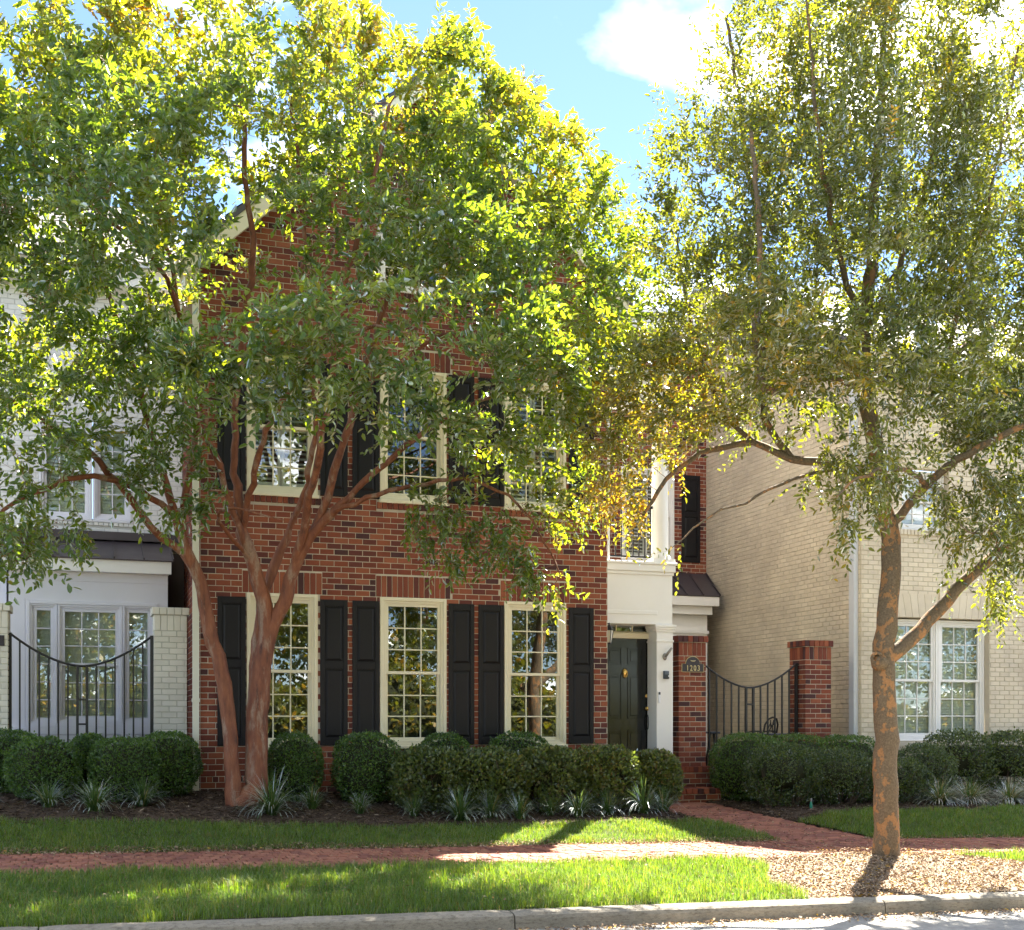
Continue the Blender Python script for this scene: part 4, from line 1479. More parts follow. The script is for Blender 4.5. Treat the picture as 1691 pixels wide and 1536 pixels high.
# ------------------------------------------------------------------ gate piers
def pier(name, u0, u1, y0, y1, z0, z1, label, mb_, mj, bottom=None):
    p = thing(name, ((u0 + u1) / 2, (y0 + y1) / 2, z0), label, "pier", "gate piers")
    zc = z1 - .105 - .22
    MB().box(u0 + .006, u1 - .006, y0 + .006, y1 - .006, z0, z1 - .01).build("mortar_core", mj, p)
    sides = [(Fr((u0, y0), (1, 0)), u1 - u0), (Fr((u0, y1), (0, -1)), y1 - y0), (Fr((u1, y0), (0, 1)), y1 - y0)]
    for fr, w in sides:
        fr.O = fr.O - fr.N * .006
        for k in range(int((zc - z0) / CO)):
            zb = zc - (k + 1) * CO
            n = w / BL
            off = 0 if k % 2 else -BL / 2
            a = off
            while a < w - .01:
                s, e = max(a, 0), min(a + BL, w)
                if e - s > .03:
                    b = MB().fbox(fr, s + (JT / 2 if s > 0 else .001), e - (JT / 2 if e < w else .001), zb + JT / 2, zb + CO - JT / 2, -.02, .007 + random.gauss(0, .0012), .004, back=False)
                    b.build("brick", mb_, p)
                a += BL
        n = int(round(w / CO)); ww_ = w / n
        for i in range(n):
            MB().fbox(fr, i * ww_ + .004, (i + 1) * ww_ - .004, zc + .005, zc + .215, -.02, .008 + random.gauss(0, .001), .004, back=False).build("soldier_brick", mb_, p)
            MB().fbox(fr, i * ww_ * (1 + .06 / w) - .03 + .004, (i + 1) * ww_ * (1 + .06 / w) - .03 - .004, zc + .225, z1, -.03, .036 + random.gauss(0, .001), .005, back=False).build("cap_brick", mb_, p)
    MB().box(u0 - .02, u1 + .02, y0 - .02, y1 + .02, z1 - .012, z1 - .003).build("cap_top", mb_, p)
    return p


pier("brick_gate_pier", 7.50, 7.99, .60, 1.09, -.35, 2.315, "red brick pier carrying the number plaque beside the black door", M['brick'], M['mortar'])
pier("brick_gate_pier", 9.84, 10.34, .60, 1.09, -.35, 2.29, "red brick pier standing against the cream side wall", M['brick'], M['mortar'])
pier("painted_gate_pier", -.575, -.13, .66, 1.1, -.2, 2.53, "ivory painted brick pier between iron gate and red brick corner", M['ivory_brick'], M['ivory_joint'])
pier("painted_gate_pier", -2.95, -2.455, .62, 1.1, -.2, 2.52, "ivory painted brick pier bearing a small brown plate", M['ivory_brick'], M['ivory_joint'])

# low brick wall and steps below the number pier
lw = thing("low_brick_wall", (7.7, .5, -.35), "low brick wall with a rowlock cap at the foot of the number pier", "wall")
MB().box(7.36, 8.06, .44, .595, -.35, .13).box(7.36, 7.49, .595, 1.2, -.35, .13).build("mortar_core", M['mortar'], lw)
LF = Fr((0, .44), (1, 0))
for b in brick_rows(7.37, 8.06, -.30, .11):
    MB().fbox(LF, b[0] + .005, b[1] - .005, b[2] + .005, b[3] - .005, -.02, .007, .004, back=False).build("brick", M['brick'], lw)
for i in range(9):
    MB().box(7.37 + i * .0778, 7.37 + (i + 1) * .0778 - .009, .415, .60, .122, .215).build("cap_brick", M['brick'], lw)
st = thing("brick_step", (7.2, .1, -.35), "broad brick step at the head of the front path", "step")
MB().box(6.55, 7.86, -.13, .44, -.36, -.185).build("mortar_core", M['mortar'], st)
SF = Fr((0, -.13), (1, 0))
for b in brick_rows(6.56, 7.86, -.355, -.19):
    MB().fbox(SF, b[0] + .005, b[1] - .005, b[2] + .005, b[3] - .005, -.02, .007, .004, back=False).build("brick", M['brick'], st)
for i in range(13):
    for y0, y1 in ((-.155, .05), (.06, .25), (.26, .44)):
        MB().fbox(Fr((0, y0), (1, 0)), 6.56 + i * .1, 6.56 + (i + 1) * .1 - .008, -.185, -.105, -(y1 - y0), 0, .004).build("tread_brick", M['brick'], st)
st2 = thing("upper_step", (6.9, .35, -.1), "short brick riser between the path step and door landing", "step")
MB().box(6.3, 7.35, .16, .445, -.2, .02).build("riser", M['brick'], st2)

# ------------------------------------------------------------------ iron gates
def iron_gate(u0, u1, Y, ztop, zlow, zbot, label, bars, latch):
    g = thing("iron_gate", ((u0 + u1) / 2, Y, zbot), label, "gate", "sagging top iron gates")
    for u in (u0, u1):
        MB().box(u - .022, u + .022, Y - .022, Y + .022, zbot, ztop + .01).build("post", M['iron'], g)
    f = lambda u: zlow + (ztop - zlow) * (abs((u - (u0 + u1) / 2) / ((u1 - u0) / 2)) ** 1.75)
    MB().tube([(u, Y, f(u)) for u in np.linspace(u0, u1, 30)], .016, 8).build("top_rail", M['iron'], g, True)
    MB().box(u0, u1, Y - .012, Y + .012, zbot + .06, zbot + .09).build("bottom_rail", M['iron'], g)
    n = bars
    for i in range(1, n):
        u = u0 + (u1 - u0) * i / n
        mid = abs(i - n / 2) < .75
        w = .018 if mid else .0115
        MB().box(u - w, u + w, Y - w, Y + w, zbot, f(u)).build("meeting_stile" if mid else "baluster", M['iron'], g)
    for z in latch:
        um = (u0 + u1) / 2
        MB().box(um - .06, um + .06, Y - .015, Y + .015, z - .013, z + .013).build("latch_bar", M['iron'], g)
    return g


iron_gate(8.02, 9.79, .80, 1.90, 1.495, -.12, "black iron garden gate between the two red brick piers", 13, (1.22,))
iron_gate(-2.44, -.60, .78, 2.13, 1.70, -.05, "black iron garden gate in front of the pale bay window", 15, (1.24, .90))

# ------------------------------------------------------------------ small fittings
pl = thing("number_plaque", (7.745, .60, 1.73), "dark bronze arched plaque with raised gold house number 1203", "plaque")
PF = Fr((0, .592), (1, 0))
mb = MB(); pts = [(7.555, 1.735), (7.935, 1.735), (7.935, 1.862)]
pts += [(7.745 + .125 * math.cos(t), 1.862 + .115 * math.sin(t)) for t in np.linspace(0, math.pi, 15)]
pts += [(7.555, 1.862)]


def plate(mb, pts, d0, d1):
    n = len(pts)
    mb.quad(*[PF.P(a, z, d1) for a, z in pts])
    for k in range(n):
        j = (k + 1) % n
        mb.quad(PF.P(*pts[k], d0), PF.P(*pts[j], d0), PF.P(*pts[j], d1), PF.P(*pts[k], d1))


plate(mb, [(7.745 + (a - 7.745) * 1.045, 1.84 + (z - 1.84) * 1.06) for a, z in pts], -.006, .008)
mb.build("border", M['gold'], pl)
mb = MB(); plate(mb, pts, 0, .012); mb.build("plate", M['bronze'], pl)
mb = MB()
mb.tube([PF.P(7.745 + .045 * math.cos(t), 1.925 + .02 * math.sin(t), .014) for t in np.linspace(math.pi * 1.05, math.pi * 1.95, 9)], [.003, .006, .009, .011, .012, .011, .009, .006, .003], 6).build("emblem", M['gold'], pl, True)
for i, chh in enumerate("1203"):
    cu = bpy.data.curves.new("numeral", 'FONT'); cu.body = chh; cu.size = .125; cu.extrude = .004; cu.align_x = 'CENTER'; cu.bevel_depth = .0012
    to = bpy.data.objects.new("numeral_source", cu)
    me = bpy.data.meshes.new_from_object(to)
    bpy.data.objects.remove(to)
    me.materials.clear(); me.materials.append(M['gold'])
    link(bpy.data.objects.new("numeral", me), pl, Matrix.Translation((7.745 + (i - 1.5) * .066, .592 - .016, 1.752)) @ Matrix.Rotation(R(90), 4, 'X') @ Matrix.Scale(.82, 4, (1, 0, 0)))

lt = thing("wall_lantern", (6.02, -.02, 2.13), "black metal wall lantern with frosted panes by the black front door", "lantern")
lu, ly = 6.09, .14
MB().tube([(6.0, ly, 2.36), (6.05, ly, 2.44), (lu, ly, 2.43)], .010, 6).box(5.995, 6.012, ly - .04, ly + .04, 2.26, 2.44).build("bracket", M['iron'], lt)
MB().lathe((lu, ly, 2.33), [(.085, 0), (.088, .012), (.06, .05), (.03, .075), (.012, .085), (.012, .11), (.003, .12)], 4).build("cap", M['iron'], lt)
MB().lathe((lu, ly, 2.14), [(.032, 0), (.066, .19)], 4).build("lamp_glass", M['lamp_glass'], lt)
fr_ = MB()
for k in range(4):
    a = math.pi / 2 * k
    fr_.tube([(lu + .034 * math.cos(a), ly + .034 * math.sin(a), 2.135), (lu + .071 * math.cos(a), ly + .071 * math.sin(a), 2.335)], .006, 5)
fr_.lathe((lu, ly, 2.115), [(.012, 0), (.04, .01), (.04, .028)], 4)
fr_.build("lantern_frame", M['iron'], lt)

fb = thing("flag_bracket", (7.08, .25, 1.95), "tarnished metal flag pole bracket on the white door pilaster", "bracket")
MB().lathe((0, 0, 0), [(.035, 0), (.038, .012), (.03, .025), (.02, .03)], 12).build("mounting_plate", M['pewter'], fb, True).matrix_basis = Matrix.Translation((7.08, .25, 1.95)) @ Matrix.Rotation(R(90), 4, 'X') @ Matrix.Scale(1.5, 4, (0, 1, 0))
MB().tube([(7.08, .225, 1.95), (7.105, .19, 2.0), (7.145, .13, 2.08)], [.024, .02, .018], 10).build("pole_socket", M['pewter'], fb, True)
kb = thing("key_box", (7.10, .25, 1.62), "small dark key box fixed to the white door pilaster", "box")
KF = Fr((0, .25), (1, 0))
MB().fbox(KF, 7.055, 7.14, 1.60, 1.725, 0, .045, .008).build("case", M['plastic_dark'], kb)
MB().fbox(KF, 7.062, 7.133, 1.67, 1.72, .045, .05, .002).build("cover", M['seat'], kb)
MB().fbox(KF, 7.118, 7.134, 1.635, 1.655, .045, .051, .002).build("latch", M['plastic_white'], kb)
db = thing("doorbell", (6.985, .25, 1.23), "slim white video doorbell with black camera by the door", "doorbell")
MB().fbox(KF, 6.965, 7.003, 1.225, 1.40, 0, .02, .006).build("case", M['plastic_white'], db)
MB().fbox(KF, 6.967, 7.001, 1.355, 1.395, .019, .024, .004).build("camera_eye", M['plastic_dark'], db)
sp = MB().fbox(Fr((0, .62), (1, 0)), -2.60, -2.50, 1.95, 2.09, 0, .02, .004).build("pier_plate", M['bronze'])
tag(sp, "small brown metal plate on the ivory painted pier", "plate")

# courtyard furniture
def iron_chair(x, y, z, rz):
    t = thing("patio_chair", (x, y, z), "black cast iron patio chair with scrolled back inside the courtyard", "chair")
    Mx = Matrix.Translation((x, y, z)) @ Matrix.Rotation(rz, 4, 'Z')
    def add(name, mb, m=M['iron'], sm=True):
        o = mb.build(name, m, t, sm); o.matrix_basis = Mx
    s = MB(); s.lathe((0, 0, .43), [(.20, 0), (.22, .01), (.21, .03)], 16); add("seat", s, M['iron'])
    for sx in (-1, 1):
        for sy in (-1, 1):
            add("leg", MB().tube([(.15 * sx, .15 * sy, .43), (.19 * sx, .19 * sy, .25), (.18 * sx, .18 * sy, .1), (.21 * sx, .21 * sy, 0)], .014, 6))
    bk = MB()
    bk.tube([(-.19, .17, .43), (-.21, .20, .6), (-.20, .235, .78), (-.12, .26, .88), (0, .265, .91), (.12, .26, .88), (.20, .235, .78), (.21, .20, .6), (.19, .17, .43)], .017, 7)
    for sx in (-1, 1):
        bk.tube([(0, .18, .46), (.05 * sx, .21, .58), (.11 * sx, .235, .70), (.06 * sx, .25, .80), (0, .245, .74)], .011, 6)
        bk.tube([(.18 * sx, .18, .48), (.09 * sx, .21, .60), (.02 * sx, .235, .72), (.05 * sx, .25, .86)], .011, 6)
    add("backrest", bk)
    for sx in (-1, 1):
        add("armrest", MB().tube([(.20 * sx, .20, .64), (.25 * sx, .05, .66), (.24 * sx, -.12, .64), (.20 * sx, -.14, .45)], .014, 6))


iron_chair(10.08, 2.45, .10, R(205))


def patio_table(x, y, z, r, h, label):
    t = thing("patio_table", (x, y, z), label, "table")
    MB().lathe((x, y, z + h - .03), [(r * .97, 0), (r, .008), (r, .022), (r * .97, .03)], 28).build("table_top", M['seat'], t, False)
    for k in range(3):
        a = 2 * math.pi * k / 3 + .5
        MB().tube([(x + .04 * math.cos(a), y + .04 * math.sin(a), z + h - .03), (x + .1 * math.cos(a), y + .1 * math.sin(a), z + h * .5), (x + r * .75 * math.cos(a), y + r * .75 * math.sin(a), z)], .016, 6).build("leg", M['iron'], t, True)


patio_table(10.18, 2.0, -.1, .34, .82, "round dark topped patio table beside the scrolled iron chair")
patio_table(8.62, 1.55, -.1, .13, .86, "small dark plant stand behind the number pier")
sp = thing("sprinkler_head", (8.6, -1.5, float(gz(8.6, -1.5))), "little green plastic garden marker in the mulch by the path", "marker")
zz = float(gz(8.6, -1.5))
MB().lathe((8.6, -1.5, zz - .02), [(.022, 0), (.022, .08), (.016, .1), (.012, .13)], 8).build("stem", M['green_plastic'], sp)
MB().lathe((8.6, -1.5, zz + .11), [(.016, 0), (.018, .03), (.006, .045)], 8).build("cap", M['pewter'], sp)

# ------------------------------------------------------------------ shrubs
def shrub(name, u, Y, zb, zt, ru, rY, label, cat, group, n, m, size=.028, power=2.6, lumps=.06, tshift=0., gaps=0.):
    zb = zb if zb is not None else float(gz(u, Y)) - .02
    t = thing(name, (u, Y, zb), label, cat, group)
    c = np.array([u, Y, (zb + zt) / 2]); r = np.array([ru, rY, (zt - zb) / 2])
    d = rand_dir(n)
    s = (np.abs(d) ** power).sum(1) ** (-1 / power)               # rounded-box outline
    off = rng.uniform(-50, 50, 3)
    lump = np.array([mnoise.noise(Vector(q * 2.2 + off)) + .5 * mnoise.noise(Vector(q * 5.5 + off)) for q in d])
    depth = rng.beta(5, 1.2, n) if gaps == 0 else rng.beta(2.2, 1.2, n) * 1.6 - .6
    stray = np.where(rng.random(n) < .05, rng.uniform(0, .09, n), 0)
    P = c + d * r * (s * (.80 + .20 * depth + stray) * (1 + lumps * lump))[:, None]
    if gaps > 0:
        keep = np.array([mnoise.noise(Vector(q * 4.0 + off)) for q in P]) > -.35 + gaps * (.5 - (P[:, 2] - zb) / (zt - zb)) * 1.4
        P = P[keep]; d = d[keep]; lump = lump[keep]
    n = len(P)
    out = nrm(d / r)
    D = nrm(out * .7 + rand_dir(n) * .9 + np.array([0, 0, .35])); Nn = nrm(out + rand_dir(n) * .7 + np.array([0, 0, .4]))
    L = rng.uniform(.7, 1.25, n) * size
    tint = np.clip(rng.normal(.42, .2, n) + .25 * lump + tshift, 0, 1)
    me = small_leaf_mesh("foliage", P, D, Nn, L, L * .62, tint, m)
    o = link(bpy.data.objects.new("foliage", me), t); o["kind"] = "stuff"
    mb = MB()                                                            # solid core, coloured dark for the shade behind the leaves
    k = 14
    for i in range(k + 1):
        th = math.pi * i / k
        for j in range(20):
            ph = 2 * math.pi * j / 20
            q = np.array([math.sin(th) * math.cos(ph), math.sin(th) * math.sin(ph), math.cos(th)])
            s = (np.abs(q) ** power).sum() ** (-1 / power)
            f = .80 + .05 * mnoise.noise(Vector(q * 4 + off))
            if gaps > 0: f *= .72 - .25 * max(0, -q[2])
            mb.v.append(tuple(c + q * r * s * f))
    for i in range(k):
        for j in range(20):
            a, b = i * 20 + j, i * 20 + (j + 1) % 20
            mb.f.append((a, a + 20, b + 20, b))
    mb.build("shade_core", M['shrub_core'], t, True)
    if gaps > 0:
        st = MB()
        for _ in range(26):
            a = random.uniform(0, 2 * math.pi); b = Vector((u + .35 * ru * math.cos(a), Y + .35 * rY * math.sin(a), zb))
            e = Vector((u + .92 * ru * math.cos(a + random.gauss(0, .3)), Y + .95 * rY * math.sin(a), zb + (zt - zb) * random.uniform(.35, .85)))
            mid = b.lerp(e, .5) + Vector((random.gauss(0, .06), random.gauss(0, .06), random.gauss(0, .04)))
            st.tube([b, mid, e], [.009, .006, .003], 5, False)
        st.build("stems", M['twig'], t)
    return t


BX = "clipped boxwood balls"
box = [(1.18, -.60, .775, .36, .40, "clipped boxwood right of the cinnamon trunks, under the first window"),
       (2.15, -.68, .775, .45, .46, "broad clipped boxwood under the two shutters between windows"),
       (3.29, -.48, .765, .42, .36, "boxwood crown rising behind the loose hedge, under the middle window"),
       (4.42, -.46, .765, .50, .36, "boxwood crown rising behind the loose hedge, under the window by the door"),
       (-2.42, -.25, .81, .42, .40, "boxwood at the far end of the row, below the ivory pier with the brown plate"),
       (-1.95, -.85, .735, .44, .42, "front boxwood ball before the left half of the pale bay"),
       (-1.42, -.15, .755, .28, .34, "rear boxwood half hidden between the two front boxwood balls"),
       (-1.0, -.85, .725, .43, .40, "front boxwood ball with a brown twiggy patch before the gate"),
       (-.46, -.50, .80, .42, .42, "tall boxwood ball beside the cream downspout and brick corner")]
for u, Y, zt, ru, rY, lab in box:
    shrub("boxwood", u, Y, None, zt, ru, rY, lab, "shrub", BX, 9500, M['box_leaf'], .032, rng.uniform(2.3, 3.0), .10)
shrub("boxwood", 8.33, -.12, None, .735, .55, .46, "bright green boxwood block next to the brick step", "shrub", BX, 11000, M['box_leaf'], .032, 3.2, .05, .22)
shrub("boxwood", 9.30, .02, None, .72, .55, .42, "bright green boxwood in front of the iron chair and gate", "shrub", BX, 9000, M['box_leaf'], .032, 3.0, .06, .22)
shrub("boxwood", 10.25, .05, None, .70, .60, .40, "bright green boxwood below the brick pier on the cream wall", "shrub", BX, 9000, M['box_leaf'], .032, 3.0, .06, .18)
HG = "loose hedge bushes"
hed = [(2.88, -1.25, .58, .52, .44, "loose hedge bush at the end by the broad boxwood"), (3.70, -1.28, .57, .55, .46, "loose hedge bush in front of the middle window"),
       (4.55, -1.26, .57, .55, .46, "loose hedge bush in front of the window by the door"), (5.40, -1.20, .58, .52, .44, "light green hedge bush in front of the last black shutter"), (6.22, -1.05, .50, .42, .40, "loose hedge bush by the path in front of the door")]
for u, Y, zt, ru, rY, lab in hed:
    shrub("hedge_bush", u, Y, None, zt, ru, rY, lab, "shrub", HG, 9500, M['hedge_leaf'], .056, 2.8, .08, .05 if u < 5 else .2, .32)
for u, Y, zt, ru, rY, lab in [(8.45, -.95, .60, .62, .42, "sparse brownish hedge bush beside the front path"), (9.45, -.92, .52, .68, .44, "dark low hedge bush under the courtyard gate"), (10.42, -1.02, .36, .60, .40, "low dark bush behind the mottled elm trunk"),
                              (11.15, -.72, .575, .55, .42, "dark rounded bush left of the cream house window")]:
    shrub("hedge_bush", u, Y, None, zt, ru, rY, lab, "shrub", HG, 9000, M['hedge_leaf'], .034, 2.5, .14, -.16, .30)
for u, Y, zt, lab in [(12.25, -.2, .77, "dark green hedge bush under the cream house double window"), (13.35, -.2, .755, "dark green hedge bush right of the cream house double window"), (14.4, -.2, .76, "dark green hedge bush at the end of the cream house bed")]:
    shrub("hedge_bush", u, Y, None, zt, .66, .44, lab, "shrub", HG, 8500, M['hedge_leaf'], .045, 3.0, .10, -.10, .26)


# ------------------------------------------------------------------ liriope tufts
def blades(n, h, spread, w, droop=1.0, tint0=.45):
    a = rng.uniform(0, 2 * np.pi, n); lean = np.abs(rng.normal(.55, .28, n)) * spread
    L = rng.uniform(.65, 1.15, n) * h
    base = np.stack([np.cos(a) * rng.uniform(0, .06, n), np.sin(a) * rng.uniform(0, .06, n), np.zeros(n) - .01], 1)
    side = np.stack([-np.sin(a), np.cos(a), np.zeros(n)], 1); outd = np.stack([np.cos(a), np.sin(a), np.zeros(n)], 1)
    K = 6; V = []
    p = base.copy(); ang = np.pi / 2 - lean * .5
    for k in range(K):
        ww = (w * (1 - (k / (K - 1)) ** 2 * .9))[:, None] if hasattr(w, '__len__') else w * (1 - (k / (K - 1)) ** 2 * .9)
        V.append(p - side * ww * .5); V.append(p + side * ww * .5)
        step = L / (K - 1)
        p = p + (outd * np.cos(ang)[:, None] + np.array([0, 0, 1]) * np.sin(ang)[:, None]) * step[:, None]
        ang = ang - lean * droop * .42
    V = np.stack(V, 1).reshape(-1, 3)
    b = (np.arange(n) * 2 * K)[:, None, None] + (np.arange(K - 1) * 2)[None, :, None]
    F = (b + np.array([0, 1, 3, 2])[None, None]).reshape(-1)
    tint = np.clip(rng.normal(tint0, .2, n), 0, .92); tint[rng.random(n) < .06] = 1.
    return V, F, n * (K - 1), np.repeat(tint, K - 1)


lir_me = []
for q in range(5):
    V, F, nf, tt = blades(150 + 20 * q, .36 + .03 * q, 1.0 + .12 * q, .011, 1.0, .42 + .05 * (q % 3))
    lir_me.append(np_mesh("liriope", V, F, np.arange(nf) * 4, M['lily_leaf'], tt))
tufts = [(-2.55, -1.55, .9, 0), (-1.87, -1.50, 1.0, 0), (-1.36, -1.72, 1.1, 0), (-.80, -1.30, .95, 0), (.72, -1.75, 1.15, 1), (1.30, -1.30, .95, 1), (1.86, -1.62, .8, 2),
         (2.55, -1.70, .85, 2), (3.10, -1.95, 1.1, 3), (3.55, -1.80, .85, 3), (3.92, -1.95, 1.0, 3), (4.42, -1.75, .8, 3), (4.75, -1.90, 1.0, 3), (5.25, -1.75, .85, 3), (5.78, -1.75, 1.0, 4), (6.15, -1.60, 1.05, 4)]
lir_lab = ["liriope tuft under the ivory pier with the brown plate", "liriope tuft in front of the first front boxwood ball", "tall liriope tuft in the gap between the two front boxwood balls", "liriope tuft in front of the twiggy boxwood ball",
           "big drooping liriope tuft just right of the cinnamon trunks", "liriope tuft in front of the boxwood beside the trunks", "small liriope tuft in front of the broad boxwood", "small liriope tuft where the loose hedge begins",
           "large liriope tuft before the hedge below the middle window", "small liriope tuft tucked behind the large one at the hedge", "sunlit pale liriope tuft at the hedge between the last two windows", "shaded small liriope tuft between two sunlit tufts at the hedge",
           "sunlit liriope tuft under the window by the door", "shaded liriope tuft before the light green hedge bush", "arching liriope tuft before the hedge bush by the path", "full liriope tuft at the edge of the front path"]
for i, (u, Y, s, g) in enumerate(tufts):
    o = bpy.data.objects.new("liriope", lir_me[i % 5])
    link(o, None, Matrix.Translation((u, Y, float(gz(u, Y)))) @ Matrix.Rotation(random.uniform(0, 6), 4, 'Z') @ Matrix.Scale(s * 1.05, 4))
    tag(o, lir_lab[i], "grass tuft", "liriope tufts along the bed")
V, F, nf, tt = blades(420, .5, 1.35, .010, 1.1, .5)
tt[rng.random(len(tt)) < .0] = 1
big_me = np_mesh("dry_liriope", V * np.array([1.5, 1.1, .85]), F, np.arange(nf) * 4, M['lily_leaf'], np.where(np.repeat(rng.random(420) < .38, 5), 1., tt))
for i in range(6):
    u, Y = 11.0 + i * .62, -1.35 + .1 * math.sin(i * 2.1)
    o = bpy.data.objects.new("dry_liriope", big_me)
    link(o, None, Matrix.Translation((u, Y, float(gz(u, Y)))) @ Matrix.Rotation(i * 1.7, 4, 'Z') @ Matrix.Scale(1.0 + .12 * math.sin(i * 3), 4))
    tag(o, "wide liriope tuft with straw coloured dead blades before the cream house hedge", "grass tuft", "dry liriope before the cream house")

# ------------------------------------------------------------------ lawn blades, mulch chips, fallen leaves
def grass(name, inside, box, n, h, label, tuft=.35):
    u = rng.uniform(box[0], box[1], n); Y = rng.uniform(box[2], box[3], n)
    dens = np.array([mnoise.noise(Vector((a * 1.6, b * 2.2, 3.))) for a, b in zip(u, Y)])
    k = inside(u, Y) & (rng.random(n) < .8 + .5 * dens)
    u, Y, dens = u[k], Y[k], dens[k]; n = len(u)
    d2 = np.array([mnoise.noise(Vector((a * 5, b * 6, 9.))) for a, b in zip(u, Y)])
    hh = h * rng.uniform(.5, 1.35, n) * (1 + tuft * dens + .5 * d2) * np.where(rng.random(n) < .03, 1.5, 1); a = rng.uniform(0, 2 * np.pi, n)
    w = rng.uniform(.0035, .006, n)
    base = np.stack([u, Y, gz(u, Y)], 1)
    side = np.stack([np.cos(a), np.sin(a), np.zeros(n)], 1)
    bend = np.stack([-np.sin(a), np.cos(a), np.zeros(n)], 1) * (hh * rng.uniform(.1, .75, n))[:, None]
    up = np.array([0, 0, 1.]) * hh[:, None]
    mid = base + up * .6 + bend * .3; tip = base + up * rng.uniform(.75, 1., n)[:, None] + bend
    V = np.stack([base - side * w[:, None] * .5, base + side * w[:, None] * .5, mid + side * w[:, None] * .42, mid - side * w[:, None] * .42, tip], 1).reshape(-1, 3)
    b = (np.arange(n) * 5)[:, None]
    F = (b + np.array([[0, 1, 2, 3, 3, 2, 4]])).ravel()
    st = (np.arange(n)[:, None] * 7 + np.array([[0, 4]])).ravel()
    tint = np.clip(rng.normal(.52, .22, n) + .3 * dens + .2 * d2, 0, .95); tint[rng.random(n) < .05 + .10 * np.clip(-dens - d2, 0, 1)] = 1.
    me = np_mesh(name, V, F, st, M['grass'], np.repeat(tint, 2))
    o = link(bpy.data.objects.new(name, me)); tag(o, label, "grass", kind="stuff")


grass("grass_by_house", in_lawn_back, (-5, 6.98, -3.43, -2.1), 70000, .062, "short green grass between planting bed and pavement")
grass("grass_by_cream_house", in_lawn_back, (8.0, 14.5, -3.43, -1.9), 38000, .068, "lush shaded grass in front of the cream house")
grass("grass_by_kerb", in_lawn_front, (-4.2, 5.6, -7.47, -5.2), 105000, .085, "sunlit verge grass between pavement and kerb")
grass("grass_by_elm", in_lawn_front, (7.9, 11.5, -7.47, -5.2), 26000, .085, "sunlit verge grass beyond the elm mulch")


def scatter(name, u, Y, z, L, W, tint, m, label, cat, flat=.35, lift=.006):
    n = len(u)
    P = np.stack([u, Y, z + lift + np.abs(rng.normal(0, .006, n))], 1)
    a = rng.uniform(0, 2 * np.pi, n)
    D = np.stack([np.cos(a), np.sin(a), rng.normal(0, flat, n)], 1); Nn = nrm(np.array([0, 0, 1.]) + rng.normal(0, flat, (n, 3)))
    me = leaf_mesh(name, P, D, Nn, L, W, tint, m, .5, .2)
    o = link(bpy.data.objects.new(name, me)); tag(o, label, cat, kind="stuff")


n = 26000
u = rng.uniform(-5, 14.5, n); Y = rng.uniform(-2.6, .3, n); k = in_bed(u, Y); u, Y = u[k], Y[k]; n = len(u)
scatter("mulch_chips", u, Y, gz(u, Y), rng.uniform(.03, .10, n), rng.uniform(.007, .02, n), np.clip(rng.normal(.42, .26, n), 0, 1), M['chips'], "shredded bark mulch in the planting beds", "mulch", .3)
n = 16000
u = rng.uniform(4.3, 9.8, n); Y = rng.uniform(-7.46, -5.2, n); k = in_mulch_ring(u, Y); u, Y = u[k], Y[k]; n = len(u)
scatter("elm_leaf_litter", u, Y, gz(u, Y), rng.uniform(.02, .05, n), rng.uniform(.012, .026, n), np.clip(rng.beta(2.2, 2, n), 0, .93), M['litter'], "pale fallen leaves and chips under the elm", "leaf litter", .35, .012)
us, Ys = [], []
for c, a, b, y0, y1 in ((5200, -5, 6.9, -3.50, -3.26), (900, -5, 12, -5.2, -3.45), (700, 4.4, 9, -5.2, -3.5), (500, -4, 12, -7.4, -5.3), (900, 3, 9, -5.5, -5.15), (700, 8.2, 13, -3.5, -3.3), (350, 6.6, 8.2, -3.4, -.6)):
    us.append(rng.uniform(a, b, c)); Ys.append(rng.uniform(y0, y1, c))
u = np.concatenate(us); Y = np.concatenate(Ys); n = len(u)
zz = np.where((Y < -3.43) & (Y > -5.22), z_walk(u), np.where((Y >= -3.43) & ~off_path(u, Y), z_path(u, Y), gz(u, Y) + np.where(Y < -5.25, .05, .015)))
scatter("fallen_leaves", u, Y, zz, rng.uniform(.02, .045, n), rng.uniform(.010, .022, n), np.clip(rng.beta(2, 2.2, n), 0, 1), M['litter'], "scattered fallen leaves on pavement, path and verge", "leaf litter", .3)
n = 2600
u = rng.uniform(-2, 11, n); Y = -7.69 - np.abs(rng.normal(0, .13, n)) - .02 * (u < 3)
scatter("gutter_leaves", u, Y, z_kerb(u) - .133, rng.uniform(.02, .05, n), rng.uniform(.012, .024, n), np.clip(rng.beta(2.2, 2, n), 0, 1), M['litter'], "dry leaves gathered in the gutter along the kerb", "leaf litter", .3)

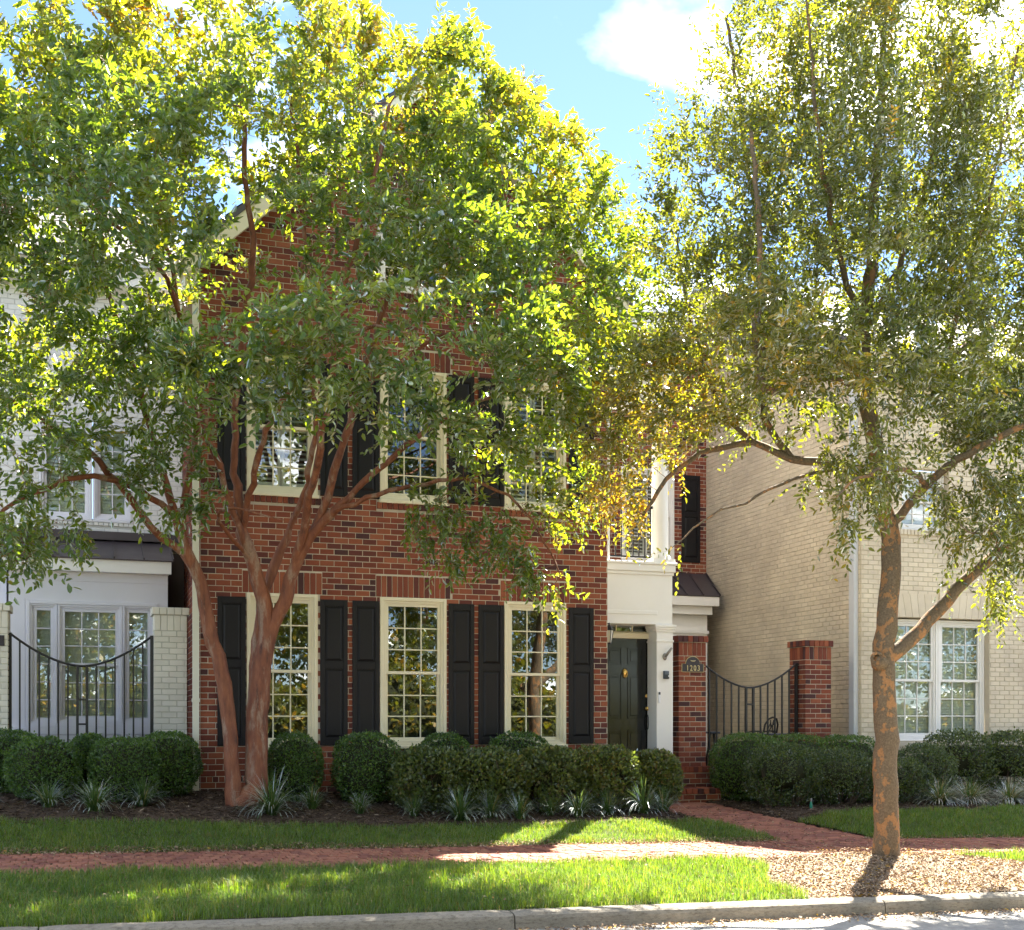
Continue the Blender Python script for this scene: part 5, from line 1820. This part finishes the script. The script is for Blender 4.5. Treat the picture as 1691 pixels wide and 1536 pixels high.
# ------------------------------------------------------------------ trees
CRAPE_LIMBS=[
 (0.105,0.075,[(0.34,-1.15,-0.13),(0.27,-1.12,0.87),(0.18,-1.1,1.57),(0.03,-1.1,2.1),(-0.09,-1.15,2.71),(-0.27,-1.2,3.04)]),
 (0.155,0.085,[(0.62,-1.1,-0.14),(0.63,-1.05,0.87),(0.7,-1,1.66),(0.77,-1,2.13),(0.71,-1,2.56),(0.57,-1.05,2.98),(0.44,-1.1,3.36)]),
 (0.09,0.06,[(0.61,-0.85,-0.12),(0.62,-0.75,1.27),(0.69,-0.7,2.15),(0.82,-0.75,2.79),(1.04,-0.8,3.35)]),
 (0.1,0.06,[(0.77,-1,2.05),(0.97,-1.05,2.49),(1.11,-1.15,2.95),(1.28,-1.3,3.33),(1.52,-1.5,3.62)]),
 (0.05,0.02,[(-0.27,-1.2,3.04),(-0.69,-1.4,3.33),(-1.19,-1.8,3.89),(-1.72,-2.1,4.28),(-2.33,-2.5,4.54),(-2.78,-2.8,4.75)]),
 (0.05,0.02,[(-0.27,-1.2,3.04),(-0.56,-1.5,3.99),(-0.85,-1.9,4.83),(-1.12,-2.3,5.61),(-1.45,-2.6,6.35),(-1.7,-2.8,7.11)]),
 (0.05,0.02,[(-0.09,-1.15,2.71),(-0.32,-1.3,3.44),(-0.16,-1.6,4.59),(-0.37,-2,5.49),(-0.53,-2.4,6.27),(-0.77,-2.7,7.01)]),
 (0.055,0.022,[(0.44,-1.1,3.36),(0.32,-1.4,4.37),(0.36,-1.8,5.63),(0.45,-2.2,6.53),(0.32,-2.5,7.33),(0.26,-2.7,8.21)]),
 (0.05,0.02,[(0.57,-1.05,2.98),(0.1,-1.5,4.11),(-0.24,-2.2,5.02),(-0.59,-3,5.84),(-1.14,-3.8,6.06)]),
 (0.055,0.022,[(1.28,-1.3,3.33),(1.58,-1.7,4.25),(1.75,-2.1,5.08),(2.02,-2.5,6.03),(2.44,-2.8,6.56),(3.33,-3,7.19)]),
 (0.045,0.012,[(1.52,-1.5,3.62),(2,-1.9,4.08),(2.69,-2.3,4.66),(3.46,-2.6,5.03),(4.23,-2.7,5.37)]),
 (0.055,0.022,[(1.11,-1.15,2.95),(1.26,-1.8,4.05),(1.3,-2.6,4.91),(1.31,-3.3,5.76),(1.56,-3.6,6.77),(1.77,-3.6,7.82)]),
 (0.035,0.01,[(1.52,-1.5,3.62),(2.4,-2.2,3.9),(3.23,-2.6,3.88),(3.75,-2.9,3.41),(4.04,-3.1,2.73)]),
 (0.042,0.018,[(1.04,-0.8,3.35),(1.28,-1.2,4.17),(1.27,-1.7,5.06),(1.04,-2.2,6.02),(1.01,-2.4,7.18),(0.85,-2.5,8.34)]),
 (0.042,0.018,[(0.44,-1.1,3.36),(0.58,-1.8,4.31),(0.78,-3,4.76),(0.98,-4.2,4.91),(1.32,-5,4.89)]),
 (0.042,0.018,[(-0.32,-1.3,3.44),(-0.98,-1.8,3.76),(-1.58,-2.4,3.68),(-2.12,-3,3.27),(-2.56,-3.3,2.76)]),
 (0.03,0.012,[(1.75,-2.1,5.08),(2.49,-3,5.49),(3.28,-3.6,5.39),(4.28,-3.2,5.9),(4.85,-2.8,6.78)]),
 (0.03,0.01,[(0.57,-1.05,2.98),(0.08,-1.7,3.4),(0.18,-2.2,3.47),(0.76,-2.6,3.3)])]
ELM_LIMBS=[
 (0.142,0.118,[(6.92,-5.6,-0.71),(6.92,-5.6,0.21),(6.91,-5.6,1.02),(6.89,-5.6,1.62)]),
 (0.118,0.08,[(6.89,-5.6,1.62),(6.96,-5.6,2.29),(7.02,-5.55,2.97),(6.93,-5.5,3.44),(6.83,-5.5,4.11),(6.69,-5.5,4.63),(6.7,-5.5,5.17)]),
 (0.075,0.02,[(6.7,-5.5,5.17),(6.88,-5.4,6.17),(7.04,-5.3,7.39),(7.12,-5.3,8.77),(7.16,-5.3,9.95)]),
 (0.085,0.03,[(6.95,-5.6,1.62),(7.3,-5.7,1.96),(7.71,-5.8,2.4),(8.2,-5.9,2.84),(8.86,-6,3.27),(9.64,-6,3.93)]),
 (0.06,0.02,[(6.93,-5.5,3.38),(6.64,-5.3,3.79),(6.12,-5,3.91),(5.7,-4.8,4.08),(5.19,-4.6,3.99),(4.78,-4.5,3.69),(4.53,-4.4,3.29)]),
 (0.025,0.008,[(6.64,-5.3,3.79),(5.96,-5.5,3.61),(5.37,-5.5,3.35),(4.84,-5.4,3.11),(4.46,-5.3,2.78)]),
 (0.055,0.022,[(6.69,-5.5,4.63),(6.14,-5.7,4.65),(5.56,-5.9,4.46),(5.16,-6,4.37),(5.07,-6,4.98),(5.11,-6,5.85),(5,-6,6.95)]),
 (0.055,0.022,[(6.74,-5.5,4.64),(7.28,-5.3,4.93),(8.18,-5,5.25),(9.05,-4.8,5.77),(9.88,-4.7,6.49)]),
 (0.055,0.022,[(7.03,-5.55,3.1),(7.23,-5.9,3.52),(7.54,-6.2,3.84),(8,-6.5,4.1),(8.63,-6.6,4.52)]),
 (0.042,0.018,[(6.12,-5,3.91),(5.81,-4.9,4.37),(5.85,-4.8,5.29),(5.88,-4.6,6.61),(5.69,-4.6,7.84),(5.5,-4.6,8.99)]),
 (0.04,0.012,[(6.7,-5.5,5.17),(6.14,-5.8,6.06),(5.72,-6.1,7.14),(5.52,-6.2,8.3)]),
 (0.04,0.012,[(6.7,-5.5,5.17),(7.44,-5.2,6.31),(8.01,-5,7.67),(8.39,-4.9,9.22)]),
 (0.03,0.012,[(5.7,-4.8,4.08),(5.34,-4.6,4.68),(5.14,-4.4,5.62),(5.03,-4.3,6.48)]),
 (0.03,0.012,[(8.18,-5,5.25),(8.54,-5.1,6.48),(8.8,-5.2,7.7),(9.07,-5.2,8.97)]),
 (0.03,0.01,[(7.23,-5.9,3.52),(6.54,-6.5,3.49),(5.68,-7,3.34),(5.21,-7.2,3.04)]),
 (0.03,0.01,[(8.2,-5.9,2.84),(7.69,-6.4,2.94),(7.04,-6.8,2.85)])]
CRAPE_CLUMPS=[
 (0.82,-2.2,7.6,0.8,0.8,0.5,0.55),(1.49,-2.2,8.29,0.9,0.9,0.6,0.7),(2.29,-2,8.29,0.8,0.8,0.6,0.6),(0.6,-2.2,8.52,0.8,0.9,0.6,0.6),(2.93,-2,8.15,0.8,0.8,0.6,0.5),
 (-2.1,-2.2,7.92,1,1.1,0.8,1),(-1.26,-2.6,8.28,1,1.1,0.75,1),(-0.42,-2.8,8.56,0.9,1.1,0.7,1),(0.48,-2.6,8.65,0.9,1,0.8,1),(1.26,-2.6,8.97,0.7,1,0.8,0.8),
 (1.95,-2.8,8.52,0.8,1,0.7,1),(2.68,-2.6,8.52,0.7,1,0.75,1),(3.42,-2.5,8.23,0.7,1,0.65,1),(3.98,-2.5,8.32,0.45,0.7,0.65,0.5),(4.23,-2.5,7.67,0.7,1,0.7,1),
 (4.77,-2.5,7.35,0.6,0.9,0.65,0.9),(5.2,-2.3,6.93,0.5,0.9,0.7,0.8),(-2.07,-2.8,6.72,1.1,1.3,0.8,1),(-1.32,-3.4,6.77,1.1,1.3,0.8,1.1),
 (-0.63,-3.2,7.29,0.9,1.2,0.7,1),(0.23,-3,7.65,0.9,1.2,0.5,0.55),(1.09,-2.8,7.74,1,1.2,0.8,1),(1.91,-3,7.42,1,1.2,0.8,1),(2.82,-2.9,7.23,1,1.2,0.8,1),
 (3.71,-2.8,6.72,0.9,1.2,0.75,1),(4.52,-2.6,6.28,0.7,1,0.7,1),(-2.13,-2.8,5.8,1.1,1.2,0.8,1),(-1.5,-3.6,5.72,1,1.2,0.7,1),(-0.85,-4,5.96,0.9,1,0.6,0.9),
 (-0.37,-2,6.43,0.9,0.9,0.6,0.3),(1.35,-3.6,6.34,0.9,1,0.5,0.45),(2.13,-3.8,6.16,1,1.1,0.6,0.8),(2.95,-3.7,5.88,0.9,1.1,0.6,1),(0.09,-4.3,4.7,0.8,0.7,0.5,1.1),
 (0.64,-4.7,4.79,0.9,0.8,0.55,1.2),(1.34,-4.9,4.74,0.9,0.8,0.6,1.2),(2.16,-4.7,4.95,0.9,0.8,0.6,1.2),(3.07,-4.2,5.05,0.8,0.9,0.6,1.1),
 (0.95,-5,4.22,0.7,0.5,0.4,0.9),(1.98,-4.9,4.31,0.7,0.5,0.45,0.8),(0.32,-4.6,4.15,0.5,0.5,0.35,0.6),(4.04,-3.4,5.16,0.7,0.9,0.6,1),
 (-2.2,-2.6,5.06,1,1.2,0.7,0.9),(-1.58,-2.6,5.12,1,1.2,0.6,0.9),(-0.86,-2.4,5.46,0.8,1,0.6,0.5),(-0.58,-2.2,4.84,0.7,0.9,0.6,0.6),(-1.26,-2.6,4.55,0.9,1,0.5,0.9),
 (-1.94,-3,4.19,0.8,0.9,0.4,0.7),(-1.13,-2.4,3.92,0.8,0.8,0.5,0.8),(-0.54,-2,3.97,0.7,0.7,0.6,0.8),(-0.79,-2.2,4.4,0.7,0.7,0.5,0.7),
 (-2.1,-3.3,3.41,0.6,0.6,0.5,0.6),(-2.25,-3.6,2.73,0.55,0.5,0.55,0.7),(-1.75,-3.2,2.78,0.6,0.5,0.25,0.25),(-0.78,-2,3.31,0.5,0.5,0.4,0.35),
 (-1.39,-2.6,2.84,0.6,0.4,0.2,0.2),(4.19,-2.8,4.74,0.5,0.7,0.5,0.7),(4.4,-2.9,4.05,0.35,0.5,0.5,0.45),(3.79,-2.8,4.18,0.6,0.5,0.4,0.6),
 (2.85,-2.8,4.11,0.7,0.5,0.35,0.55),(3.35,-3.4,4.45,0.7,0.7,0.35,0.6),(2.07,-2.6,4.32,0.5,0.5,0.25,0.15),(3.04,-2.7,3.18,0.8,0.4,0.35,0.7),
 (3.56,-3,3.02,0.45,0.4,0.45,0.9),(3.88,-3.1,2.65,0.32,0.3,0.4,0.8),(2.69,-2.3,3.52,0.5,0.4,0.2,0.2),(0.62,-2.6,3.36,0.5,0.4,0.15,0.18),
 (-0.04,-2.3,3.23,0.4,0.4,0.2,0.15),(0.81,-2.8,3.06,0.3,0.3,0.12,0.1),(0.09,-2.4,6.98,0.6,0.7,0.4,0.12),(0.75,-2.2,6.5,0.7,0.7,0.4,0.12),
 (-3.02,-2.8,6.01,1.1,1.4,2,1.2),(-3.07,-2.4,7.8,1,1.2,1,0.8),(-2.94,-3,3.73,0.8,0.9,1,0.6),]
ELM_CLUMPS=[
 (5.11,-4.6,6.86,0.6,0.9,1,0.6),(5.24,-4.8,5.77,0.75,1,0.9,1),(4.96,-4.6,5.26,0.6,0.9,0.7,0.9),(4.63,-4.5,4.71,0.6,0.8,0.6,0.9),(4.38,-4.4,4.17,0.5,0.7,0.5,0.8),
 (4.2,-4.3,3.63,0.4,0.6,0.45,0.7),(4.42,-4.3,3.23,0.4,0.5,0.4,0.6),(4.12,-4.3,2.94,0.25,0.4,0.3,0.35),(4.96,-4.6,4.3,0.6,0.8,0.45,0.7),
 (4.86,-4.5,6.24,0.4,0.8,0.7,0.5),(5.78,-4.8,8.31,0.55,0.9,1.1,0.8),(5.58,-5,6.76,0.8,1,0.9,1),(5.69,-5.2,5.56,0.8,1.1,0.8,1.1),(5.46,-5.2,4.74,0.7,1,0.6,1),
 (5.89,-5,4.42,0.6,0.8,0.4,0.6),(6.07,-5.8,7.99,0.7,1,1.2,0.9),(6.07,-5.8,6.69,0.8,1.2,0.9,1),(6.07,-5.8,5.6,0.8,1.2,0.8,1),(5.92,-5.8,4.81,0.7,1,0.5,0.8),
 (7.35,-5.2,8.8,0.6,1,1.1,0.7),(7.29,-5.4,7.38,0.8,1.2,0.9,0.9),(7.29,-5.4,6.22,0.8,1.2,0.7,0.9),(7.37,-5.4,5.27,0.8,1.1,0.6,0.9),(8.44,-5,8.96,0.6,1,1.1,0.7),
 (8.37,-5.2,7.42,0.7,1.1,0.9,0.9),(8.53,-5,6.3,0.8,1.1,0.8,1.1),(8.63,-5.2,5.31,0.8,1.1,0.6,1.1),(9.24,-5.2,8.85,0.7,1,1.2,0.9),(9.24,-5.2,7.26,0.8,1.1,1,1),
 (9.43,-5.2,5.83,0.8,1.1,0.9,1),(8.19,-6,4.3,0.7,0.9,0.5,1),(7.46,-6.2,3.74,0.6,0.8,0.4,0.8),(7.85,-6.3,3.49,0.6,0.7,0.5,1),(7.6,-6.5,2.92,0.45,0.6,0.4,0.9),
 (8.44,-6,2.7,0.4,0.6,0.45,0.7),(7.06,-6.6,3.07,0.3,0.4,0.3,0.4),(8.76,-6.2,3.83,0.7,0.8,0.8,0.9),(6.47,-6.4,3.63,0.55,0.7,0.35,0.8),
 (5.68,-6.9,3.24,0.45,0.6,0.3,0.8),(6.46,-6.6,3.22,0.35,0.5,0.25,0.6),(5.47,-7,2.8,0.3,0.4,0.35,0.6),(6.39,-6.2,3.92,0.5,0.6,0.3,0.6),
 (5.82,-5.6,3.55,0.4,0.5,0.2,0.35),(7.87,-5.9,2.32,0.25,0.3,0.25,0.35),(6.76,-6.6,4.85,0.7,0.7,0.6,0.6),(5.06,-6.6,4.67,0.7,0.7,0.6,0.6),
 (8.53,-6,2.23,0.35,0.4,0.3,0.4),]



def smooth_line(pts, step):
    P = np.array(pts, float)
    Q = np.vstack([2 * P[0] - P[1], P, 2 * P[-1] - P[-2]])
    out = []
    for i in range(len(P) - 1):
        p0, p1, p2, p3 = Q[i:i + 4]
        n = max(2, int(np.linalg.norm(p2 - p1) / step))
        for t in np.arange(n) / n:
            out.append(.5 * (2 * p1 + (p2 - p0) * t + (2 * p0 - 5 * p1 + 4 * p2 - p3) * t * t + (3 * p1 - p0 - 3 * p2 + p3) * t ** 3))
    out.append(P[-1])
    return np.array(out)


def grow(limbs, clumps, n_attr, ok, step=.15, di=1.3, dk=.26, up=.05, zmin=2.2, iters=90, hole=.0):
    pos, par, gr = [], [], []
    for r0, r1, pts in limbs:
        L = smooth_line(pts, step)
        prev = -1
        if pos:
            A = np.array(pos); dd = np.linalg.norm(A - L[0], axis=1); k = int(dd.argmin())
            if dd[k] < .3: prev = k
        wob = rng.normal(0, .012, (len(L), 3)); wob[0] = 0
        for i, p in enumerate(L):
            if i == 0 and prev >= 0: continue
            t = i / (len(L) - 1)
            pos.append(p + (wob[i] if r0 < .09 else wob[i] * .4)); par.append(prev); gr.append(r0 + (r1 - r0) * t); prev = len(pos) - 1
    n_guide = len(pos)
    C = np.array(clumps); vol = C[:, 6] * (C[:, 3] * C[:, 4] * C[:, 5]) ** .8
    cnt = rng.multinomial(n_attr, vol / vol.sum())
    att = []
    for c, k in zip(C, cnt):
        d = rand_dir(k) * (rng.random((k, 1)) ** (1 / 2.4)) * c[3:6] * 1.08 + c[:3]
        att.append(d)
    att = np.concatenate(att)
    att = att[ok(att)]
    if hole > -1:
        nz = np.array([mnoise.noise(Vector(q * 1.1)) + .6 * mnoise.noise(Vector(q * 2.7)) for q in att]); att = att[nz > hole]
    pos = [np.array(p) for p in pos]
    alive = att.copy()
    A = np.array(pos); A_ok = A[:, 2] > zmin
    near = np.full(len(alive), -1); nd_ = np.full(len(alive), 1e9)

    def upd(idx):
        nonlocal near, nd_
        if len(idx) == 0 or len(alive) == 0: return
        B = np.array([pos[i] for i in idx])
        D = np.linalg.norm(alive[:, None] - B[None], axis=2)
        k = D.argmin(1); dm = D[np.arange(len(alive)), k]
        m = dm < nd_
        near[m] = np.array(idx)[k[m]]; nd_[m] = dm[m]
    upd([i for i in range(len(pos)) if A_ok[i]])
    for it in range(iters):
        kill = nd_ < dk
        alive, near, nd_ = alive[~kill], near[~kill], nd_[~kill]
        if len(alive) < 5: break
        reach = nd_ < (di if it > 6 else 3.0)
        if not reach.any(): reach = nd_ < nd_.min() + .4
        src = near[reach]; vec = nrm(alive[reach] - np.array([pos[i] for i in src]))
        uni, inv = np.unique(src, return_inverse=True)
        acc = np.zeros((len(uni), 3)); np.add.at(acc, inv, vec)
        acc = nrm(nrm(acc) + np.array([0, 0, up]) + rng.normal(0, .12, acc.shape))
        new = []
        for i, d in zip(uni, acc):
            p = pos[i] + d * step
            if not ok(p[None])[0]: continue
            pos.append(p); par.append(int(i)); gr.append(0.); new.append(len(pos) - 1)
        if not new: break
        upd(new)
    return np.array(pos), np.array(par), np.array(gr), n_guide, att


def radii(pos, par, gr, tip=.0028, e=2.35):
    n = len(pos); acc = np.zeros(n); rad = np.zeros(n); kids = np.zeros(n, int)
    for i in range(n):
        if par[i] >= 0: kids[par[i]] += 1
    order = list(range(n))[::-1]                                        # children always come after parents
    for i in order:
        r = max(acc[i], tip ** e) ** (1 / e)
        rad[i] = gr[i] if gr[i] > 0 else r
        if par[i] >= 0: acc[par[i]] += r ** e
    for i in range(n):
        if gr[i] == 0 and par[i] >= 0: rad[i] = min(rad[i], rad[par[i]] * .8)
    return rad, kids


def flute(mb, amp):
    for i, v in enumerate(mb.v):
        n = mnoise.noise(Vector((v[0] * 9, v[1] * 9, v[2] * .9))) * amp + mnoise.noise(Vector((v[0] * 25, v[1] * 25, v[2] * 6))) * amp * .3
        mb.v[i] = (v[0] + n, v[1] + n * .6, v[2])
    return mb


def wood(pos, par, rad, root_flare=None):
    ch = {}
    for i, p in enumerate(par): ch.setdefault(int(p), []).append(i)
    big, small = MB(), MB()
    stack = [(r, None) for r in ch.get(-1, [])]
    while stack:
        i, start = stack.pop()
        chain = [i] if start is None else [start, i]
        while True:
            c = ch.get(chain[-1], [])
            if not c: break
            c = sorted(c, key=lambda k: -rad[k])
            for k in c[1:]: stack.append((k, chain[-1]))
            chain.append(c[0])
        rr = [float(rad[k]) for k in chain]
        if start is not None: rr[0] = min(rr[0], rr[1] * 1.25)
        rr[-1] *= .5
        if len(chain) < 2: continue
        pts = [pos[k] for k in chain]
        if max(rr) > .028 and len(pts) > 4:
            pts = pts[:1] + [p + rng.normal(0, .006, 3) for p in pts[1:-1]] + pts[-1:]
        if start is None:
            for q in range(min(3, len(rr))): rr[q] *= (1.28, 1.10, 1.03)[q]
        mx = max(rr[1:])
        (big if mx > .028 else small).tube(pts, rr, 20 if mx > .08 else 9 if mx > .028 else 5 if mx > .008 else 4, False)
    return big, small


def foliage(pos, par, rad, n_guide, kids, n_shoot, per, slen, size, aspect, centre, upw, tint_f, drop, droop=0.0, ok=None, rmax=.011, whip=None):
    cand = np.where((rad < rmax))[0]
    wgt = 1. / (rad[cand] ** .7); wgt /= wgt.sum()
    src = rng.choice(cand, n_shoot, p=wgt)
    base = pos[src] + rng.normal(0, .05, (n_shoot, 3))
    pd = nrm(pos[src] - pos[np.maximum(par[src], 0)] + 1e-6)
    outd = nrm(base - centre)
    D = nrm(pd * .5 + outd * .35 + rand_dir(n_shoot) * .8 + np.array([0, 0, upw]))
    if drop: D = nrm(D + np.where((base[:, 2] < drop)[:, None], np.array([0, 0, -.9]), 0))
    Ls = rng.uniform(.6, 1.3, n_shoot) * slen
    if whip:
        hi = np.clip((base[:, 2] - whip) / 1.2, 0, 1) * (rng.random(n_shoot) < .55)
        D = nrm(D + hi[:, None] * np.array([0, 0, 1.3])); Ls = Ls * (1 + .75 * hi)
    t = (np.arange(per) + .6) / per
    side = nrm(np.cross(D, rand_dir(n_shoot)))
    sgn = np.where(np.arange(per) % 2 == 0, 1., -1.)
    P = base[:, None] + D[:, None] * (t[None, :, None] * Ls[:, None, None]) + np.array([0, 0, -1.]) * (droop * (t ** 2)[None, :, None] * Ls[:, None, None])
    LD = nrm(D[:, None] * .75 + side[:, None] * sgn[None, :, None] * .9 + rng.normal(0, .28, (n_shoot, per, 3)) + np.array([0, 0, -.10]))
    NN = nrm(np.array([0, 0, .75]) + rng.normal(0, .55, (n_shoot, per, 3)))
    P = P.reshape(-1, 3); LD = LD.reshape(-1, 3); NN = NN.reshape(-1, 3)
    n = len(P)
    tone = np.repeat(rng.normal(0, .12, n_shoot), per)
    keep = np.ones(n, bool) if ok is None else ok(P)
    L = rng.uniform(.65, 1.2, n) * size
    tint = np.clip(tint_f(P) + tone + rng.normal(0, .10, n), 0, 1)
    tw = MB()
    return P[keep], LD[keep], NN[keep], L[keep], (L * aspect)[keep], tint[keep], base, D, Ls


def shoots_mesh(name, base, D, Ls, m, r=.0016):
    n = len(base)
    s = nrm(np.cross(D, np.array([0.1, .2, 1.]))); q = np.cross(D, s)
    tip = base + D * Ls[:, None]
    V = np.stack([base + s * r, base - s * r * .5 + q * r * .87, base - s * r * .5 - q * r * .87, tip], 1).reshape(-1, 3)
    b = (np.arange(n) * 4)[:, None]
    F = (b + np.array([[0, 1, 3, 1, 2, 3, 2, 0, 3]])).ravel()
    return np_mesh(name, V, F, np.arange(n * 3) * 3, m)


def clear_of_houses(p):
    x, y = p[:, 0], p[:, 1]
    return ~(((x > -.25) & (x < 7.4) & (y > -.30)) | (y > 1.5) | ((x >= 7.4) & (y > .2)))


# --- crape myrtle in the bed
ct = thing("crape_myrtle", (.5, -1.0, -.12), "spreading crape myrtle with cinnamon trunks in front of the brick house", "tree")
pos, par, gr, ng, att = grow(CRAPE_LIMBS, CRAPE_CLUMPS, 5600, clear_of_houses, zmin=2.6, hole=-.22)
rad, kids = radii(pos, par, gr)
big, small = wood(pos, par, rad)
flute(big, .02).build("trunk", M['bark_crape'], ct, True)
tag(small.build("branches", M['bark_crape'], ct, True), kind="stuff")


def crape_tint(P):
    nz = np.array([mnoise.noise(Vector(q)) for q in P * .9])
    return .42 + .25 * nz + .32 * np.clip((P[:, 2] - 7.0) / 2.4, 0, 1) + .20 * np.clip((P[:, 0] - 3.4) / 1.2, 0, 1) * np.clip((6.2 - P[:, 2]) / 2, 0, 1)


P, LD, NN, L, W, T, sb, sd, sl = foliage(pos, par, rad, ng, kids, 11000, 10, .33, .094, .52, np.array([1.2, -2.6, 5.0]), .18, crape_tint, 3.6, .25, clear_of_houses)
print("crape leaves", len(P), "nodes", len(pos))
o = link(bpy.data.objects.new("crown", leaf_mesh("crown", P, LD, NN, L, W, T, M['crape_leaf'])), ct); o["kind"] = "stuff"
o = link(bpy.data.objects.new("shoots", shoots_mesh("shoots", sb, sd, sl, M['bark_crape'])), ct); o["kind"] = "stuff"
# seed heads at the outer tips
tips = rng.choice(np.where((rad < .004) & (kids == 0))[0], 330, replace=True)
c = pos[tips]; m_ = 46
ax = nrm(nrm(c - np.array([1.2, -2.4, 4.6])) + rng.normal(0, .35, c.shape) + np.array([0, 0, .5]))
h = rng.random((len(c), m_)); q = c[:, None] + ax[:, None] * (h[..., None] * .26) + rng.normal(0, 1, (len(c), m_, 3)) * (.055 * (1 - h[..., None] * .7))
q = q.reshape(-1, 3); q = q[clear_of_houses(q)]; n = len(q)
tet = np.array([[1, 1, 1], [1, -1, -1], [-1, 1, -1], [-1, -1, 1]]) * .0052
V = (q[:, None] + tet[None] * rng.uniform(.7, 1.3, (n, 1, 1))).reshape(-1, 3)
F = ((np.arange(n) * 4)[:, None] + np.array([[0, 1, 2, 0, 2, 3, 0, 3, 1, 1, 3, 2]])).ravel()
o = link(bpy.data.objects.new("seed_heads", np_mesh("seed_heads", V, F, np.arange(n * 4) * 3, M['seed'], np.repeat(rng.random(n), 4))), ct); o["kind"] = "stuff"

# --- lacebark elm on the verge
et = thing("elm_tree", (6.92, -5.6, -.66), "mottled bark elm with small yellowing leaves on the verge", "tree")
free = lambda p: clear_of_houses(p)
pos, par, gr, ng, att = grow(ELM_LIMBS, ELM_CLUMPS, 5200, free, step=.14, dk=.24, up=.10, zmin=2.5, hole=-.15)
rad, kids = radii(pos, par, gr, .0024)
big, small = wood(pos, par, rad)
flute(big, .014).build("trunk", M['bark_elm'], et, True)
tag(small.build("branches", M['bark_elm'], et, True), kind="stuff")
kn = MB()                                                                # healed branch collar
kn.tube([(6.80, -5.66, 1.58), (6.75, -5.70, 1.61), (6.715, -5.725, 1.63)], [.10, .085, .075], 12)
kn.tube([(6.715 + .055 * math.cos(t), -5.728 - .02 * math.cos(t), 1.63 + .055 * math.sin(t)) for t in np.linspace(0, 2 * math.pi, 15)], .020, 6)
kn.build("branch_collar", M['bark_elm'], et, True)


def elm_tint(P):
    nz = np.array([mnoise.noise(Vector(q)) for q in P * 1.3])
    return .36 + .24 * nz + .36 * np.clip((5.9 - P[:, 0]) / 1.0, 0, 1) * np.clip((5.6 - P[:, 2]) / 1.2, 0, 1) + .12 * np.clip((P[:, 2] - 6.5) / 2, 0, 1)


P, LD, NN, L, W, T, sb, sd, sl = foliage(pos, par, rad, ng, kids, 9500, 12, .38, .073, .46, np.array([6.9, -5.5, 5.0]), .32, elm_tint, 3.9, .2, None, whip=5.6)
print("elm leaves", len(P), "nodes", len(pos))
o = link(bpy.data.objects.new("crown", leaf_mesh("crown", P, LD, NN, L, W, T, M['elm_leaf'])), et); o["kind"] = "stuff"
o = link(bpy.data.objects.new("shoots", shoots_mesh("shoots", sb, sd, sl, M['bark_elm'])), et); o["kind"] = "stuff"

for i in range(12):
    u = -9 + i * 3.9
    shrub("tall_bush", u, -19.2 - .4 * math.sin(i * 2.3), float(z_kerb(u)) - .05, 2.3 + .5 * math.sin(i * 1.9) - SLOPE * u, 2.3, 1.0, "tall leafy bush across the road, mirrored in the window panes", "shrub", "bushes across the road", 5000, M['elm_leaf'], .20, 2.4, .25, .1)
# --- trees across the street, mirrored in the windows
for i, (tu, tY, hgt, rr) in enumerate(((-8, -24, 9, 3.4), (-2, -22.5, 10, 3.8), (4, -24.5, 11.5, 4.2), (10, -23, 10, 3.8), (16, -24, 12, 4.2), (22, -22.5, 10, 3.8), (28, -24.5, 11.5, 4.4), (35, -24, 10, 4))):
    t = thing("street_tree", (tu, tY, float(z_kerb(tu)) - .05), "leafy green street tree across the road, mirrored in the windows", "tree", "trees across the road")
    z0 = float(z_kerb(tu)) - .05
    MB().tube([(tu, tY, z0), (tu + .05, tY, z0 + 1.5), (tu, tY + .05, z0 + 3.2), (tu + .1, tY, hgt * .8)], [.22, .17, .13, .03], 10).build("trunk", M['bark_elm'], t, True)
    n = 11000
    cc = rng.normal(0, 1, (60, 3)); cc = nrm(cc) * rng.uniform(.35, 1, (60, 1)) * np.array([rr, rr * .85, (hgt - .4) / 2]) + np.array([tu, tY, z0 + .8 + (hgt - .4) / 2])
    P = cc[rng.integers(0, 60, n)] + rng.normal(0, .5, (n, 3))
    L = rng.uniform(.16, .3, n)
    o = link(bpy.data.objects.new("crown", small_leaf_mesh("crown", P, rand_dir(n), rand_dir(n), L, L * .6, np.clip(rng.normal(.5, .2, n), 0, 1), M['elm_leaf'])), t); o["kind"] = "stuff"
